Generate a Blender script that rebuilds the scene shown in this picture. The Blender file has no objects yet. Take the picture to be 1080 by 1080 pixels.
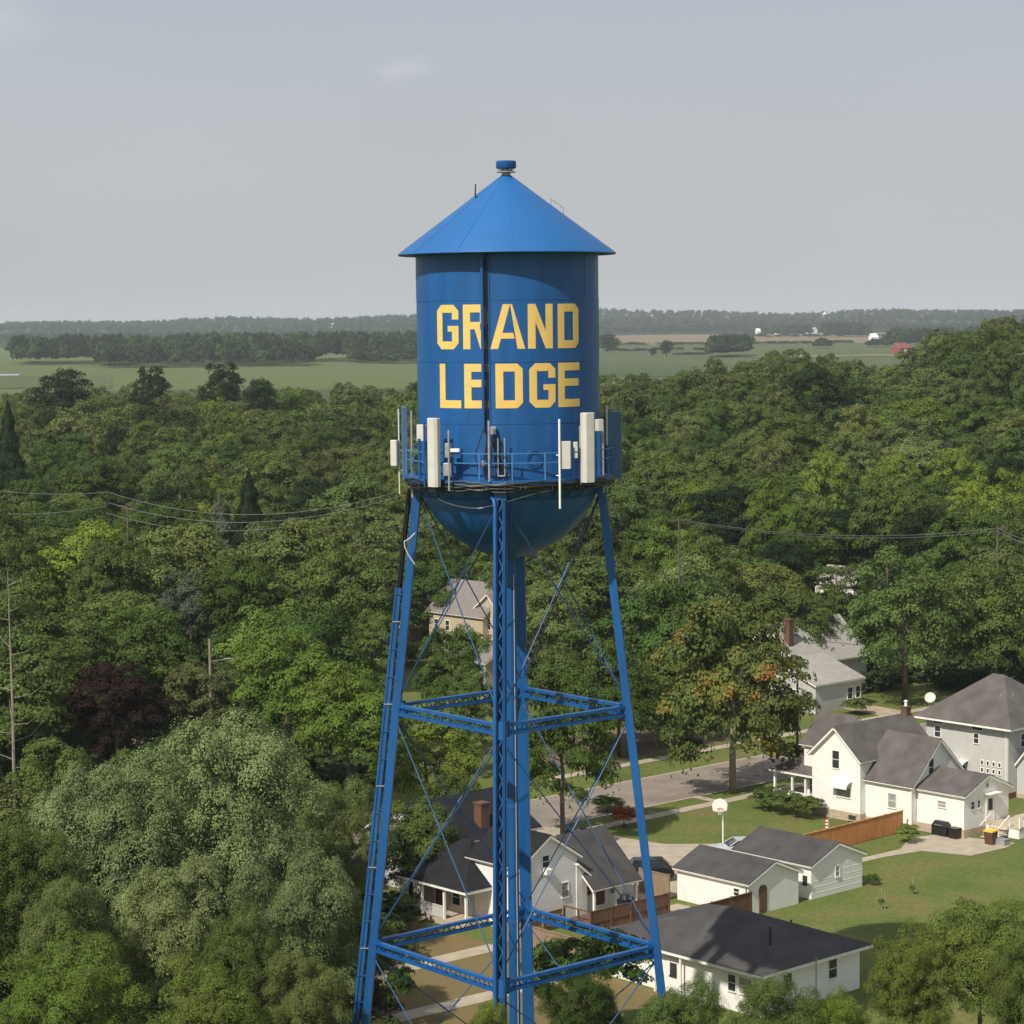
import bpy, bmesh, math, random
import numpy as np
from mathutils import Vector, Matrix
R = math.radians
random.seed(7); RNG = np.random.default_rng(7)
sc = bpy.context.scene
COL = sc.collection
# ------------------------------------------------------------------ camera
CAM_H, CAM_F, PITCH, ROLL = 42.0, 2500.0/1080.0, R(4.69), R(0.59)
cd = bpy.data.cameras.new('camera'); cam = bpy.data.objects.new('camera', cd); COL.objects.link(cam)
cd.sensor_width = 36; cd.lens = 36*CAM_F; cd.clip_start = 1; cd.clip_end = 60000
cam.matrix_world = Matrix.Translation((0, 0, CAM_H)) @ Matrix.Rotation(R(90)-PITCH, 4, 'X') @ Matrix.Rotation(-ROLL, 4, 'Z')
sc.camera = cam
F = 2500.0
def ray(px, py):
    u, v = px-540, py-540; c, s = math.cos(ROLL), math.sin(ROLL)
    x, y = u*c-v*s, u*s+v*c
    return x/F, math.cos(PITCH)-y/F*math.sin(PITCH), -math.sin(PITCH)-y/F*math.cos(PITCH)
def at_depth(px, py, D):                     # world point at distance D down the valley
    dx, dy, dz = ray(px, py); t = D/dy
    return Vector((dx*t, D, CAM_H+dz*t))
def proj(X, Y, Z):
    Z -= CAM_H
    d = Y*math.cos(PITCH)-Z*math.sin(PITCH); up = Y*math.sin(PITCH)+Z*math.cos(PITCH)
    x, y = X/d*F, -up/d*F; c, s = math.cos(ROLL), math.sin(ROLL)
    return 540+x*c+y*s, 540-x*s+y*c
TH = R(42); CT, ST = math.cos(TH), math.sin(TH)       # the town's street grid is turned 42 degrees
def ab(a, b): return a*CT-b*ST, a*ST+b*CT
def to_ab(X, Y): return X*CT+Y*ST, -X*ST+Y*CT
# ------------------------------------------------------------------ materials
def newmat(name):
    m = bpy.data.materials.new(name); m.use_nodes = True
    nt = m.node_tree; b = nt.nodes['Principled BSDF']
    return m, nt, b
def N(nt, t, **k):
    n = nt.nodes.new(t)
    for a, v in k.items(): setattr(n, a, v)
    return n
def mat(name, col, rough=0.6, var=0.12, scale=3.0, metal=0.0, bump=0.0, bscale=20.0, col2=None, detail=4, siding=0.0, spec=0.5, stretch=None):
    m, nt, b = newmat(name)
    tc = N(nt, 'ShaderNodeTexCoord'); no = N(nt, 'ShaderNodeTexNoise'); no.inputs['Scale'].default_value = scale; no.inputs['Detail'].default_value = detail
    src = tc.outputs['Object']
    if stretch:
        mp = N(nt, 'ShaderNodeMapping'); mp.inputs['Scale'].default_value = stretch; nt.links.new(src, mp.inputs[0]); src = mp.outputs[0]
    nt.links.new(src, no.inputs['Vector'])
    r = N(nt, 'ShaderNodeValToRGB'); e = r.color_ramp.elements
    c1 = tuple(c*(1-var) for c in col); c2 = col2 or tuple(min(1, c*(1+var)) for c in col)
    e[0].position = .32; e[1].position = .68; e[0].color = (*c1, 1); e[1].color = (*c2, 1)
    nt.links.new(no.outputs['Fac'], r.inputs[0]); nt.links.new(r.outputs[0], b.inputs['Base Color'])
    b.inputs['Roughness'].default_value = rough; b.inputs['Metallic'].default_value = metal
    b.inputs['Specular IOR Level'].default_value = spec
    if bump:
        n2 = N(nt, 'ShaderNodeTexNoise'); n2.inputs['Scale'].default_value = bscale; n2.inputs['Detail'].default_value = 3
        nt.links.new(src, n2.inputs['Vector'])
        bp = N(nt, 'ShaderNodeBump'); bp.inputs['Strength'].default_value = bump; bp.inputs['Distance'].default_value = .05
        nt.links.new(n2.outputs['Fac'], bp.inputs['Height']); nt.links.new(bp.outputs[0], b.inputs['Normal'])
    if siding:
        w = N(nt, 'ShaderNodeTexWave'); w.wave_profile = 'SAW'; w.bands_direction = 'Z'; w.inputs['Scale'].default_value = siding
        nt.links.new(tc.outputs['Object'], w.inputs['Vector'])
        bp = N(nt, 'ShaderNodeBump'); bp.inputs['Strength'].default_value = .5; bp.inputs['Distance'].default_value = .03
        nt.links.new(w.outputs['Fac'], bp.inputs['Height']); nt.links.new(bp.outputs[0], b.inputs['Normal'])
    return m
M = {}
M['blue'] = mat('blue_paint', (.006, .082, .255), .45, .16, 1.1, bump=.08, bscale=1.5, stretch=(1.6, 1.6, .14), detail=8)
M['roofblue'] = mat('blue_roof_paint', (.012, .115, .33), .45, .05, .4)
M['panelblue'] = mat('faded_blue_panel', (.055, .12, .23), .5, .1, 2)
M['yellow'] = mat('yellow_paint', (.74, .49, .13), .6, .05, 1.2)
M['antenna'] = mat('antenna_plastic', (.56, .54, .48), .5, .05, 2)
M['steel'] = mat('galvanised_steel', (.36, .37, .38), .45, .15, 5, metal=.4)
M['cable'] = mat('black_cable', (.012, .012, .014), .5, .2, 3)
M['palecable'] = mat('pale_cable', (.5, .5, .46), .5, .1, 3)
M['railblue'] = mat('light_blue_rail', (.05, .16, .34), .45, .1, 2)
M['rodblue'] = mat('weathered_blue_rod', (.022, .07, .17), .5, .15, 2)
M['wiregrey'] = mat('wire_grey', (.14, .14, .13), .6, .1, 2)
M['white'] = mat('white_siding', (.82, .79, .73), .65, .04, 1.2, siding=1.4)
M['plainwhite'] = mat('white_paint', (.79, .77, .71), .55, .05, 3)
M['greywall'] = mat('pale_grey_siding', (.50, .485, .46), .65, .04, 1.2, siding=1.4)
M['beige'] = mat('beige_siding', (.47, .39, .27), .65, .06, 1.2, siding=1.4)
M['shingle'] = mat('grey_shingle', (.108, .096, .088), .9, .20, .7, bump=.6, bscale=14, siding=2.4, spec=.2)
M['shingledark'] = mat('charcoal_shingle', (.066, .062, .060), .9, .20, .7, bump=.6, bscale=14, siding=2.4, spec=.2)
M['shingleblack'] = mat('black_shingle', (.016, .016, .019), .9, .2, .7, bump=.6, bscale=14, siding=2.4, spec=.2)
M['shinglelight'] = mat('light_grey_shingle', (.33, .31, .28), .9, .12, 2.2, bump=.5, bscale=12)
M['shingletan'] = mat('brown_grey_shingle', (.19, .165, .15), .9, .12, 2.2, bump=.5, bscale=12)
M['brick'] = mat('red_brick', (.125, .060, .038), .85, .25, 9, bump=.4, bscale=30)
M['block'] = mat('foundation_block', (.42, .33, .24), .85, .15, 4)
M['glass'] = mat('window_glass', (.03, .035, .04), .12, .3, 2)
M['screen'] = mat('window_blind', (.30, .29, .26), .4, .2, 3)
M['cedar'] = mat('orange_cedar', (.52, .215, .07), .75, .18, 2.0, stretch=(3, 3, .4))
M['brownwood'] = mat('brown_stained_wood', (.13, .062, .035), .8, .22, 2.5, stretch=(3, 3, .4))
M['tanwood'] = mat('tan_weathered_wood', (.27, .185, .115), .8, .15, 2.5, stretch=(3, 3, .4))
M['deckwood'] = mat('pale_deck_boards', (.46, .38, .27), .75, .12, 3)
M['bark'] = mat('bark', (.10, .078, .058), .95, .3, 2.0, bump=.8, bscale=8, stretch=(1, 1, .25))
M['palebark'] = mat('pale_bark', (.27, .235, .20), .9, .2, 2.0, stretch=(1, 1, .25))
M['pole'] = mat('weathered_pole', (.24, .20, .16), .9, .15, 2)
M['concrete'] = mat('concrete', (.38, .315, .235), .9, .13, 1.0, bump=.2)
M['asphalt'] = mat('worn_asphalt', (.225, .182, .145), .92, .16, .35, bump=.2, detail=6)
M['gravel'] = mat('gravel', (.36, .29, .20), .95, .2, .8, bump=.3)
M['black'] = mat('black_plastic', (.012, .012, .013), .4, .2, 3)
M['carblack'] = mat('black_car_paint', (.010, .010, .012), .15, .1, 2)
M['carsilver'] = mat('silver_car_paint', (.50, .52, .55), .25, .05, 2)
M['rubber'] = mat('rubber', (.02, .02, .02), .8, .1, 3)
M['brownbin'] = mat('brown_plastic', (.10, .045, .022), .5, .1, 3)
M['yellowlid'] = mat('yellow_lid', (.75, .50, .06), .45, .05, 3)
M['red'] = mat('red_cloth', (.5, .04, .03), .7, .1, 3)
M['barnred'] = mat('barn_red', (.22, .05, .035), .8, .15, .6)
# ---- leaves: colour comes from the tree itself (object colour), each leaf clump a little different
def leafmat(name, mode='obj', cols=None, vary=.24):
    m, nt, b = newmat(name)
    oi = N(nt, 'ShaderNodeObjectInfo'); g = N(nt, 'ShaderNodeNewGeometry')
    hv = N(nt, 'ShaderNodeHueSaturation')
    if mode == 'turn':
        tc0 = N(nt, 'ShaderNodeTexCoord'); n0 = N(nt, 'ShaderNodeTexNoise'); n0.inputs['Scale'].default_value = 2.6; n0.inputs['Detail'].default_value = 2; nt.links.new(tc0.outputs['Object'], n0.inputs['Vector'])
        r0 = N(nt, 'ShaderNodeValToRGB'); e = r0.color_ramp.elements; e[0].position = .50; e[0].color = (.095, .125, .034, 1); e[1].position = .80; e[1].color = (.30, .10, .028, 1)
        q = e.new(.60); q.color = (.15, .155, .036, 1); q = e.new(.69); q.color = (.21, .13, .034, 1)
        nt.links.new(n0.outputs['Fac'], r0.inputs[0]); nt.links.new(r0.outputs[0], hv.inputs['Color'])
    elif mode == 'obj':
        nt.links.new(oi.outputs['Color'], hv.inputs['Color'])
    else:
        r = N(nt, 'ShaderNodeValToRGB'); r.color_ramp.interpolation = 'LINEAR'
        e = r.color_ramp.elements; n = len(cols)
        e[0].position = 0; e[0].color = (*cols[0], 1); e[1].position = 1; e[1].color = (*cols[-1], 1)
        for i in range(1, n-1):
            q = e.new(i/(n-1)); q.color = (*cols[i], 1)
        nt.links.new(oi.outputs['Random'], r.inputs[0]); nt.links.new(r.outputs[0], hv.inputs['Color'])
    tc = N(nt, 'ShaderNodeTexCoord'); no = N(nt, 'ShaderNodeTexNoise'); no.inputs['Scale'].default_value = .55; no.inputs['Detail'].default_value = 2
    nt.links.new(tc.outputs['Object'], no.inputs['Vector'])
    mr = N(nt, 'ShaderNodeMapRange'); mr.inputs['From Min'].default_value = .3; mr.inputs['From Max'].default_value = .7
    mr.inputs['To Min'].default_value = .488; mr.inputs['To Max'].default_value = .512
    nt.links.new(no.outputs['Fac'], mr.inputs['Value']); nt.links.new(mr.outputs[0], hv.inputs['Hue'])
    mv = N(nt, 'ShaderNodeMapRange'); mv.inputs['To Min'].default_value = 1-vary; mv.inputs['To Max'].default_value = 1+vary
    nt.links.new(g.outputs['Random Per Island'], mv.inputs['Value'])
    n5 = N(nt, 'ShaderNodeTexNoise'); n5.inputs['Scale'].default_value = 2.3; n5.inputs['Detail'].default_value = 3; nt.links.new(tc.outputs['Object'], n5.inputs['Vector'])
    m5 = N(nt, 'ShaderNodeMapRange'); m5.inputs['From Min'].default_value = .3; m5.inputs['From Max'].default_value = .7; m5.inputs['To Min'].default_value = .78; m5.inputs['To Max'].default_value = 1.25; nt.links.new(n5.outputs['Fac'], m5.inputs['Value'])
    mm = N(nt, 'ShaderNodeMath', operation='MULTIPLY'); nt.links.new(mv.outputs[0], mm.inputs[0]); nt.links.new(m5.outputs[0], mm.inputs[1]); nt.links.new(mm.outputs[0], hv.inputs['Value'])
    b.inputs['Roughness'].default_value = .7; b.inputs['Specular IOR Level'].default_value = .06
    nt.links.new(hv.outputs[0], b.inputs['Base Color'])
    tr = N(nt, 'ShaderNodeBsdfTranslucent'); nt.links.new(hv.outputs[0], tr.inputs['Color'])
    mx = N(nt, 'ShaderNodeMixShader'); mx.inputs[0].default_value = .22
    nt.links.new(b.outputs[0], mx.inputs[1]); nt.links.new(tr.outputs[0], mx.inputs[2])
    nt.links.new(mx.outputs[0], nt.nodes['Material Output'].inputs['Surface'])
    return m
M['leaf'] = leafmat('foliage')
# ------------------------------------------------------------------ mesh helpers
class MB:
    def __init__(s): s.v = []; s.f = []
    def add(s, vs, fs):
        k = len(s.v); s.v += [tuple(v) for v in vs]; s.f += [tuple(i+k for i in f) for f in fs]; return s
    def box(s, x0, x1, y0, y1, z0, z1):
        return s.add([(x0, y0, z0), (x1, y0, z0), (x1, y1, z0), (x0, y1, z0), (x0, y0, z1), (x1, y0, z1), (x1, y1, z1), (x0, y1, z1)],
                     [(0, 3, 2, 1), (4, 5, 6, 7), (0, 1, 5, 4), (1, 2, 6, 5), (2, 3, 7, 6), (3, 0, 4, 7)])
    def beam(s, p, q, w, h, side=None):          # rectangular bar from p to q, w across "side", h the other way
        p, q = Vector(p), Vector(q); d = (q-p).normalized()
        u = Vector(side) if side is not None else (Vector((0, 0, 1)) if abs(d.z) < .9 else Vector((1, 0, 0))).cross(d)
        u = (u-d*u.dot(d)).normalized(); w2 = d.cross(u).normalized()
        vs = []
        for c in (p, q):
            for i, j in ((-1, -1), (1, -1), (1, 1), (-1, 1)): vs.append(c+u*(i*w/2)+w2*(j*h/2))
        return s.add(vs, [(0, 3, 2, 1), (4, 5, 6, 7), (0, 1, 5, 4), (1, 2, 6, 5), (2, 3, 7, 6), (3, 0, 4, 7)])
    def tube(s, pts, r, n=8, cap=True):
        pts = [Vector(p) for p in pts]; rs = r if isinstance(r, (list, tuple)) else [r]*len(pts)
        k = len(s.v); up = None
        for i, p in enumerate(pts):
            d = (pts[min(i+1, len(pts)-1)]-pts[max(i-1, 0)]).normalized()
            if up is None: up = Vector((0, 0, 1)) if abs(d.z) < .9 else Vector((1, 0, 0))
            u = up.cross(d); u = u.normalized() if u.length > 1e-6 else Vector((1, 0, 0)); w = d.cross(u).normalized(); up = w if abs(d.z) < .99 else up
            for j in range(n):
                a = 2*math.pi*j/n; s.v.append(tuple(p+u*(math.cos(a)*rs[i])+w*(math.sin(a)*rs[i])))
            up = w
        for i in range(len(pts)-1):
            for j in range(n):
                j2 = (j+1) % n; s.f.append((k+i*n+j, k+i*n+j2, k+(i+1)*n+j2, k+(i+1)*n+j))
        if cap:
            s.f.append(tuple(k+j for j in reversed(range(n)))); e = k+(len(pts)-1)*n; s.f.append(tuple(e+j for j in range(n)))
        return s
    def lathe(s, prof, n=64, cx=0, cy=0, closed=False):
        k = len(s.v)
        for r, z in prof:
            for j in range(n):
                a = 2*math.pi*j/n; s.v.append((cx+r*math.cos(a), cy+r*math.sin(a), z))
        m = len(prof)
        for i in range(m if closed else m-1):
            i2 = (i+1) % m
            for j in range(n):
                j2 = (j+1) % n; s.f.append((k+i*n+j, k+i*n+j2, k+i2*n+j2, k+i2*n+j))
        return s
    def slab(s, quad, t):                         # a sheet of four corners given thickness t downwards
        q = [Vector(p) for p in quad]; n = (q[1]-q[0]).cross(q[-1]-q[0]).normalized()
        if n.z < 0: n = -n
        m = len(q); vs = q+[p-n*t for p in q]
        return s.add(vs, [tuple(range(m)), tuple(range(2*m-1, m-1, -1))]+[(i, i+m, (i+1) % m+m, (i+1) % m) for i in range(m)])
    def build(s, name, m, parent=None, smooth=False, loc=None):
        me = bpy.data.meshes.new(name); me.from_pydata(s.v, [], s.f); me.validate()
        bm = bmesh.new(); bm.from_mesh(me); bmesh.ops.recalc_face_normals(bm, faces=bm.faces); bm.to_mesh(me); bm.free()
        if smooth:
            me.polygons.foreach_set('use_smooth', [True]*len(me.polygons))
            try: me.set_sharp_from_angle(angle=R(40))
            except Exception: pass
        me.materials.append(M[m] if isinstance(m, str) else m)
        o = bpy.data.objects.new(name, me); COL.objects.link(o)
        if parent: o.parent = parent
        if loc: o.location = loc
        return o
def tag(o, label=None, cat=None, group=None, kind=None):
    if label: o['label'] = label
    if cat: o['category'] = cat
    if group: o['group'] = group
    if kind: o['kind'] = kind
    return o
def empty(name, loc, rz=0, label=None, cat=None, group=None):
    o = bpy.data.objects.new(name, None); COL.objects.link(o); o.location = loc; o.rotation_euler = (0, 0, rz); o.empty_display_size = .3
    return tag(o, label, cat, group)
# ------------------------------------------------------------------ terrain
def sm(x, a, b): t = np.clip((x-a)/(b-a), 0, 1); return t*t*(3-2*t)
AZ = [-.6, -.25, -.05, .03, .07, .12, .14, .163, .182, .21, .4]; AM = [2, 2, 5, 7, 8, 13, 12, 10, 20, 23, 20]
def ground_z(X, Y):
    X = np.asarray(X, float); Y = np.asarray(Y, float); d = np.hypot(X, Y)
    amp = np.interp(X/np.maximum(Y, 1), AZ, AM)*(Y > 1)
    g = amp*sm(d, 290, 620)*(1-sm(d, 760, 1080))
    az = X/np.maximum(np.abs(Y), 1)
    hill = (30+9*np.sin(az*17+1)+6*np.sin(az*41+.5)+3*np.sin(az*93))*sm(d, 5600, 7600)*(Y > 0)
    hill2 = (9+3*np.sin(az*29+2))*sm(d, 5300, 6000)*(Y > 0)
    return g+hill+hill2*(1-sm(d, 6200, 7600)*.5)
def make_ground():
    rad = [0, 60]+list(np.arange(110, 320, 15))+list(np.geomspace(320, 30000, 64))
    th = list(np.arange(60, 120.01, .5))+list(np.arange(123, 417.1, 6)); th = [R(t) for t in th]; n = len(th)
    vs = [(0, 0, 0)]; fs = []
    for r in rad[1:]:
        X = np.array([r*math.cos(t) for t in th]); Y = np.array([r*math.sin(t) for t in th]); Z = ground_z(X, Y)
        vs += list(zip(X.tolist(), Y.tolist(), Z.tolist()))
    for j in range(n): fs.append((0, 1+j, 1+(j+1) % n))
    for i in range(len(rad)-2):
        for j in range(n):
            j2 = (j+1) % n; fs.append((1+i*n+j, 1+(i+1)*n+j, 1+(i+1)*n+j2, 1+i*n+j2))
    m, nt, b = newmat('grass_ground')
    ge = N(nt, 'ShaderNodeNewGeometry')
    def noise(scale, det=4, rough=.5):
        n_ = N(nt, 'ShaderNodeTexNoise'); n_.inputs['Scale'].default_value = scale; n_.inputs['Detail'].default_value = det; n_.inputs['Roughness'].default_value = rough
        nt.links.new(ge.outputs['Position'], n_.inputs['Vector']); return n_.outputs['Fac']
    def ramp(f, stops):
        r = N(nt, 'ShaderNodeValToRGB'); e = r.color_ramp.elements
        e[0].position, e[0].color = stops[0][0], (*stops[0][1], 1); e[1].position, e[1].color = stops[-1][0], (*stops[-1][1], 1)
        for p, c in stops[1:-1]:
            q = e.new(p); q.color = (*c, 1)
        nt.links.new(f, r.inputs[0]); return r.outputs[0]
    def mix(f, a_, b_, mode='MIX'):
        x = N(nt, 'ShaderNodeMix', data_type='RGBA', blend_type=mode)
        if isinstance(f, float): x.inputs[0].default_value = f
        else: nt.links.new(f, x.inputs[0])
        nt.links.new(a_, x.inputs[6]); nt.links.new(b_, x.inputs[7]); return x.outputs[2]
    lawn = ramp(noise(.16, 6, .6), [(.28, (.082, .122, .028)), (.48, (.118, .148, .038)), (.60, (.148, .150, .048)), (.74, (.185, .145, .065))])
    fine = ramp(noise(2.2, 5, .7), [(.25, (.62, .62, .62)), (.75, (1.25, 1.25, 1.25))])
    near = mix(1.0, lawn, fine, 'MULTIPLY')
    far = ramp(noise(.02, 6, .7), [(.3, (.020, .034, .012)), (.7, (.042, .060, .022))])
    ln = N(nt, 'ShaderNodeVectorMath', operation='LENGTH'); nt.links.new(ge.outputs['Position'], ln.inputs[0])
    mr = N(nt, 'ShaderNodeMapRange'); mr.inputs['From Min'].default_value = 270; mr.inputs['From Max'].default_value = 330
    nt.links.new(ln.outputs['Value'], mr.inputs['Value'])
    nt.links.new(mix(mr.outputs[0], near, far), b.inputs['Base Color'])
    b.inputs['Roughness'].default_value = .95; b.inputs['Specular IOR Level'].default_value = .1
    bp = N(nt, 'ShaderNodeBump'); bp.inputs['Strength'].default_value = .5; bp.inputs['Distance'].default_value = .1
    nt.links.new(noise(6, 4, .7), bp.inputs['Height']); nt.links.new(bp.outputs[0], b.inputs['Normal'])
    me = bpy.data.meshes.new('ground'); me.from_pydata(vs, [], fs); me.materials.append(m)
    me.polygons.foreach_set('use_smooth', [True]*len(me.polygons))
    o = bpy.data.objects.new('ground', me); COL.objects.link(o); tag(o, kind='structure')
make_ground()
def sheet(name, pts, z, m, kind='structure', frame='ab'):
    vs = [((*ab(a, b_), z) if frame == 'ab' else (a, b_, z)) for a, b_ in pts]
    s = MB(); s.add(vs, [tuple(range(len(vs)))]); o = s.build(name, m); 
    if o.data.polygons[0].normal.z < 0: o.data.flip_normals()
    return tag(o, kind=kind)
def strip(name, a0, a1, b0, b1, z, m): return sheet(name, [(a0, b0), (a1, b0), (a1, b1), (a0, b1)], z, m)
# far fields (flat farmland 1.1 to 4 km away)
def field(name, px0, px1, d0, d1, z, col, var=.12, sc_=.01, st=(1, 6, 1)):
    m = mat(name+'_crop', col, .95, var, sc_, detail=8, spec=.1, stretch=st)
    def X(p, d): return (p-540)/F*d
    n = 14; pts = [(X(px0+(px1-px0)*i/n, d0*(1+.012*math.sin(i*1.7))), d0*(1+.012*math.sin(i*1.7))) for i in range(n+1)]
    pts += [(X(px1+(px0-px1)*i/n, d1*(1+.015*math.sin(i*2.1+1))), d1*(1+.015*math.sin(i*2.1+1))) for i in range(n+1)]
    vs = [(x, y, z) for x, y in pts]
    return tag(MB().add(vs, [tuple(range(len(vs)))]).build(name, m), kind='structure')
field('field', -500, 520, 900, 3950, .35, (.100, .128, .042))
field('field', 560, 1500, 900, 3400, .35, (.082, .102, .038))
field('field', 560, 1010, 3420, 5250, .5, (.19, .145, .085))
field('field', -400, 120, 1500, 1850, .7, (.088, .106, .038))
field('field', 40, 480, 1180, 1420, .7, (.062, .080, .032))
field('field', 600, 1100, 1650, 1980, .7, (.068, .090, .034))
field('field', 800, 1150, 2300, 2420, .8, (.16, .15, .07))
sheet('pond', [((-10-540)/F*1850, 1850), ((22-540)/F*1850, 1850), ((24-540)/F*1900, 1900), ((-10-540)/F*1900, 1900)], 1.0, mat('pond_water', (.42, .43, .44), .25, .05, .02), frame='xy')
# streets, pavements, drives
strip('street', 20, 330, 141.8, 150.6, .02, 'asphalt')
sheet('kerb', [(20, 141.5), (330, 141.5), (330, 141.8), (20, 141.8)], .024, 'concrete')
sheet('kerb', [(20, 150.6), (330, 150.6), (330, 150.9), (20, 150.9)], .024, 'concrete')
strip('pavement', 60, 330, 137.9, 139.2, .03, 'concrete')
strip('pavement', 60, 330, 155.8, 157.1, .03, 'concrete')
strip('path', 148.2, 149.2, 139.2, 141.5, .034, 'concrete')
sheet('path', [(152.0, 137.9), (153.6, 137.9), (154.2, 135.6), (152.6, 135.4)], .034, 'concrete')
sheet('driveway', [(119.5, 118), (137.2, 118), (137.2, 127), (133.5, 130.5), (131.5, 141.5), (123, 141.5), (121.5, 131), (119.5, 129)], .016, 'concrete')
sheet('patio', [(142.5, 115.3), (146.0, 114.6), (146.9, 112.2), (147.4, 110.9), (151.6, 110.7), (153.5, 111.2), (151.9, 117.4), (149.6, 118.0), (147.2, 117.2), (145.3, 116.2), (134.0, 116.6), (134.0, 115.6)], .03, 'concrete')
strip('driveway', 111.5, 120.4, 110.6, 116.4, .016, 'concrete')
M['dry'] = mat('dry_lawn', (.225, .160, .075), .95, .2, .35, bump=.4, bscale=6, col2=(.150, .125, .052), detail=7, spec=.1)
sheet('dry_lawn', [(74, 100), (103.5, 100), (103.6, 130), (74, 130)], .008, 'dry')
sheet('path', [(86, 116.3), (103.4, 116.0), (103.4, 117.6), (86, 117.9)], .02, 'concrete')
sheet('path', [(84, 108.2), (100.4, 107.4), (100.4, 109.0), (84, 109.8)], .02, 'concrete')
M['dirt'] = mat('bare_dirt', (.17, .125, .082), .95, .2, .4, bump=.4, bscale=5, spec=.1)
sheet('bare_ground', [(150, 158), (172, 158), (176, 170), (150, 172)], .012, 'dirt')
sheet('driveway', [(193, 157.1), (197, 157.1), (199, 172), (195, 172)], .03, 'gravel')
# ------------------------------------------------------------------ the water tower
TX, TY = -.12, 120.0
tw = empty('water_tower', (TX, TY, 0), R(-5.3), 'tall blue riveted water tower with conical roof and large yellow lettering on the tank', 'water tower')
def legR(z): return 4.61+(34.0-z)*.1117
TR = 4.59
# turn helper: local frame is turned by 5.3 degrees; "view" positions are given in camera-aligned axes
def V(x, y, z): return Matrix.Rotation(R(5.3), 3, 'Z') @ Vector((x, y, z))
m = MB(); m.lathe([(TR, 33.85), (TR, 45.6)], 128)
for z in (42.88, 39.86, 36.85):
    m.lathe([(TR-.01, z-.035), (TR+.016, z-.03), (TR+.016, z+.03), (TR-.01, z+.035)], 128)
for k, z0, z1 in ((0, 42.95, 45.2), (1, 39.9, 42.85), (2, 36.9, 39.8), (3, 34, 36.8)):
    for a in range(5):
        an = R(-95-5.3+a*72+k*31); ca, sa = math.cos(an), math.sin(an); t = Vector((-sa, ca, 0)); p = Vector((ca, sa, 0))*(TR+.002)
        m.beam(p+Vector((0, 0, z0)), p+Vector((0, 0, z1)), .035, .02, side=t)
m.build('tank', 'blue', tw, smooth=True)
m = MB(); prof = []
for i in range(25):
    t = i/24; dz = 4.02*math.sin(t*math.pi/2); r = 4.52*max(0, 1-(dz/4.02)**1.78)**(1/1.78); prof.append((max(r, .3), 33.86-dz))
m.lathe(prof, 96); m.lathe([(4.52, 33.86), (TR, 33.9)], 96)
m.lathe([(4.40, 33.1), (4.50, 33.1)], 96)
m.build('bowl', 'blue', tw, smooth=True)
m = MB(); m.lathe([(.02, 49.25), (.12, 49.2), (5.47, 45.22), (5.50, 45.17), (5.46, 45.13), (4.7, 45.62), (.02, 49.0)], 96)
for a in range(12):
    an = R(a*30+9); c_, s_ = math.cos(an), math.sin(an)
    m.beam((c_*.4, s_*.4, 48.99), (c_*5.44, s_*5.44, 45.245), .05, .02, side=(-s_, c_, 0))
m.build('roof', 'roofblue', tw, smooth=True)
m = MB(); m.lathe([(.01, 49.1), (.24, 49.1), (.2, 49.42), (.01, 49.42)], 20)
for a in range(8): m.beam((math.cos(a*.785)*.3, math.sin(a*.785)*.3, 49.28), (math.cos(a*.785)*.42, math.sin(a*.785)*.42, 49.52), .04, .04)
m.lathe([(.01, 49.26), (.5, 49.26), (.5, 49.30), (.01, 49.30)], 24)
v = m.build('roof_vent', 'steel', tw, smooth=True)
MB().lathe([(.01, 49.46), (.48, 49.46), (.51, 49.5), (.51, 49.80), (.46, 49.84), (.01, 49.86)], 28).build('cap', 'blue', v, smooth=True)
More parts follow.
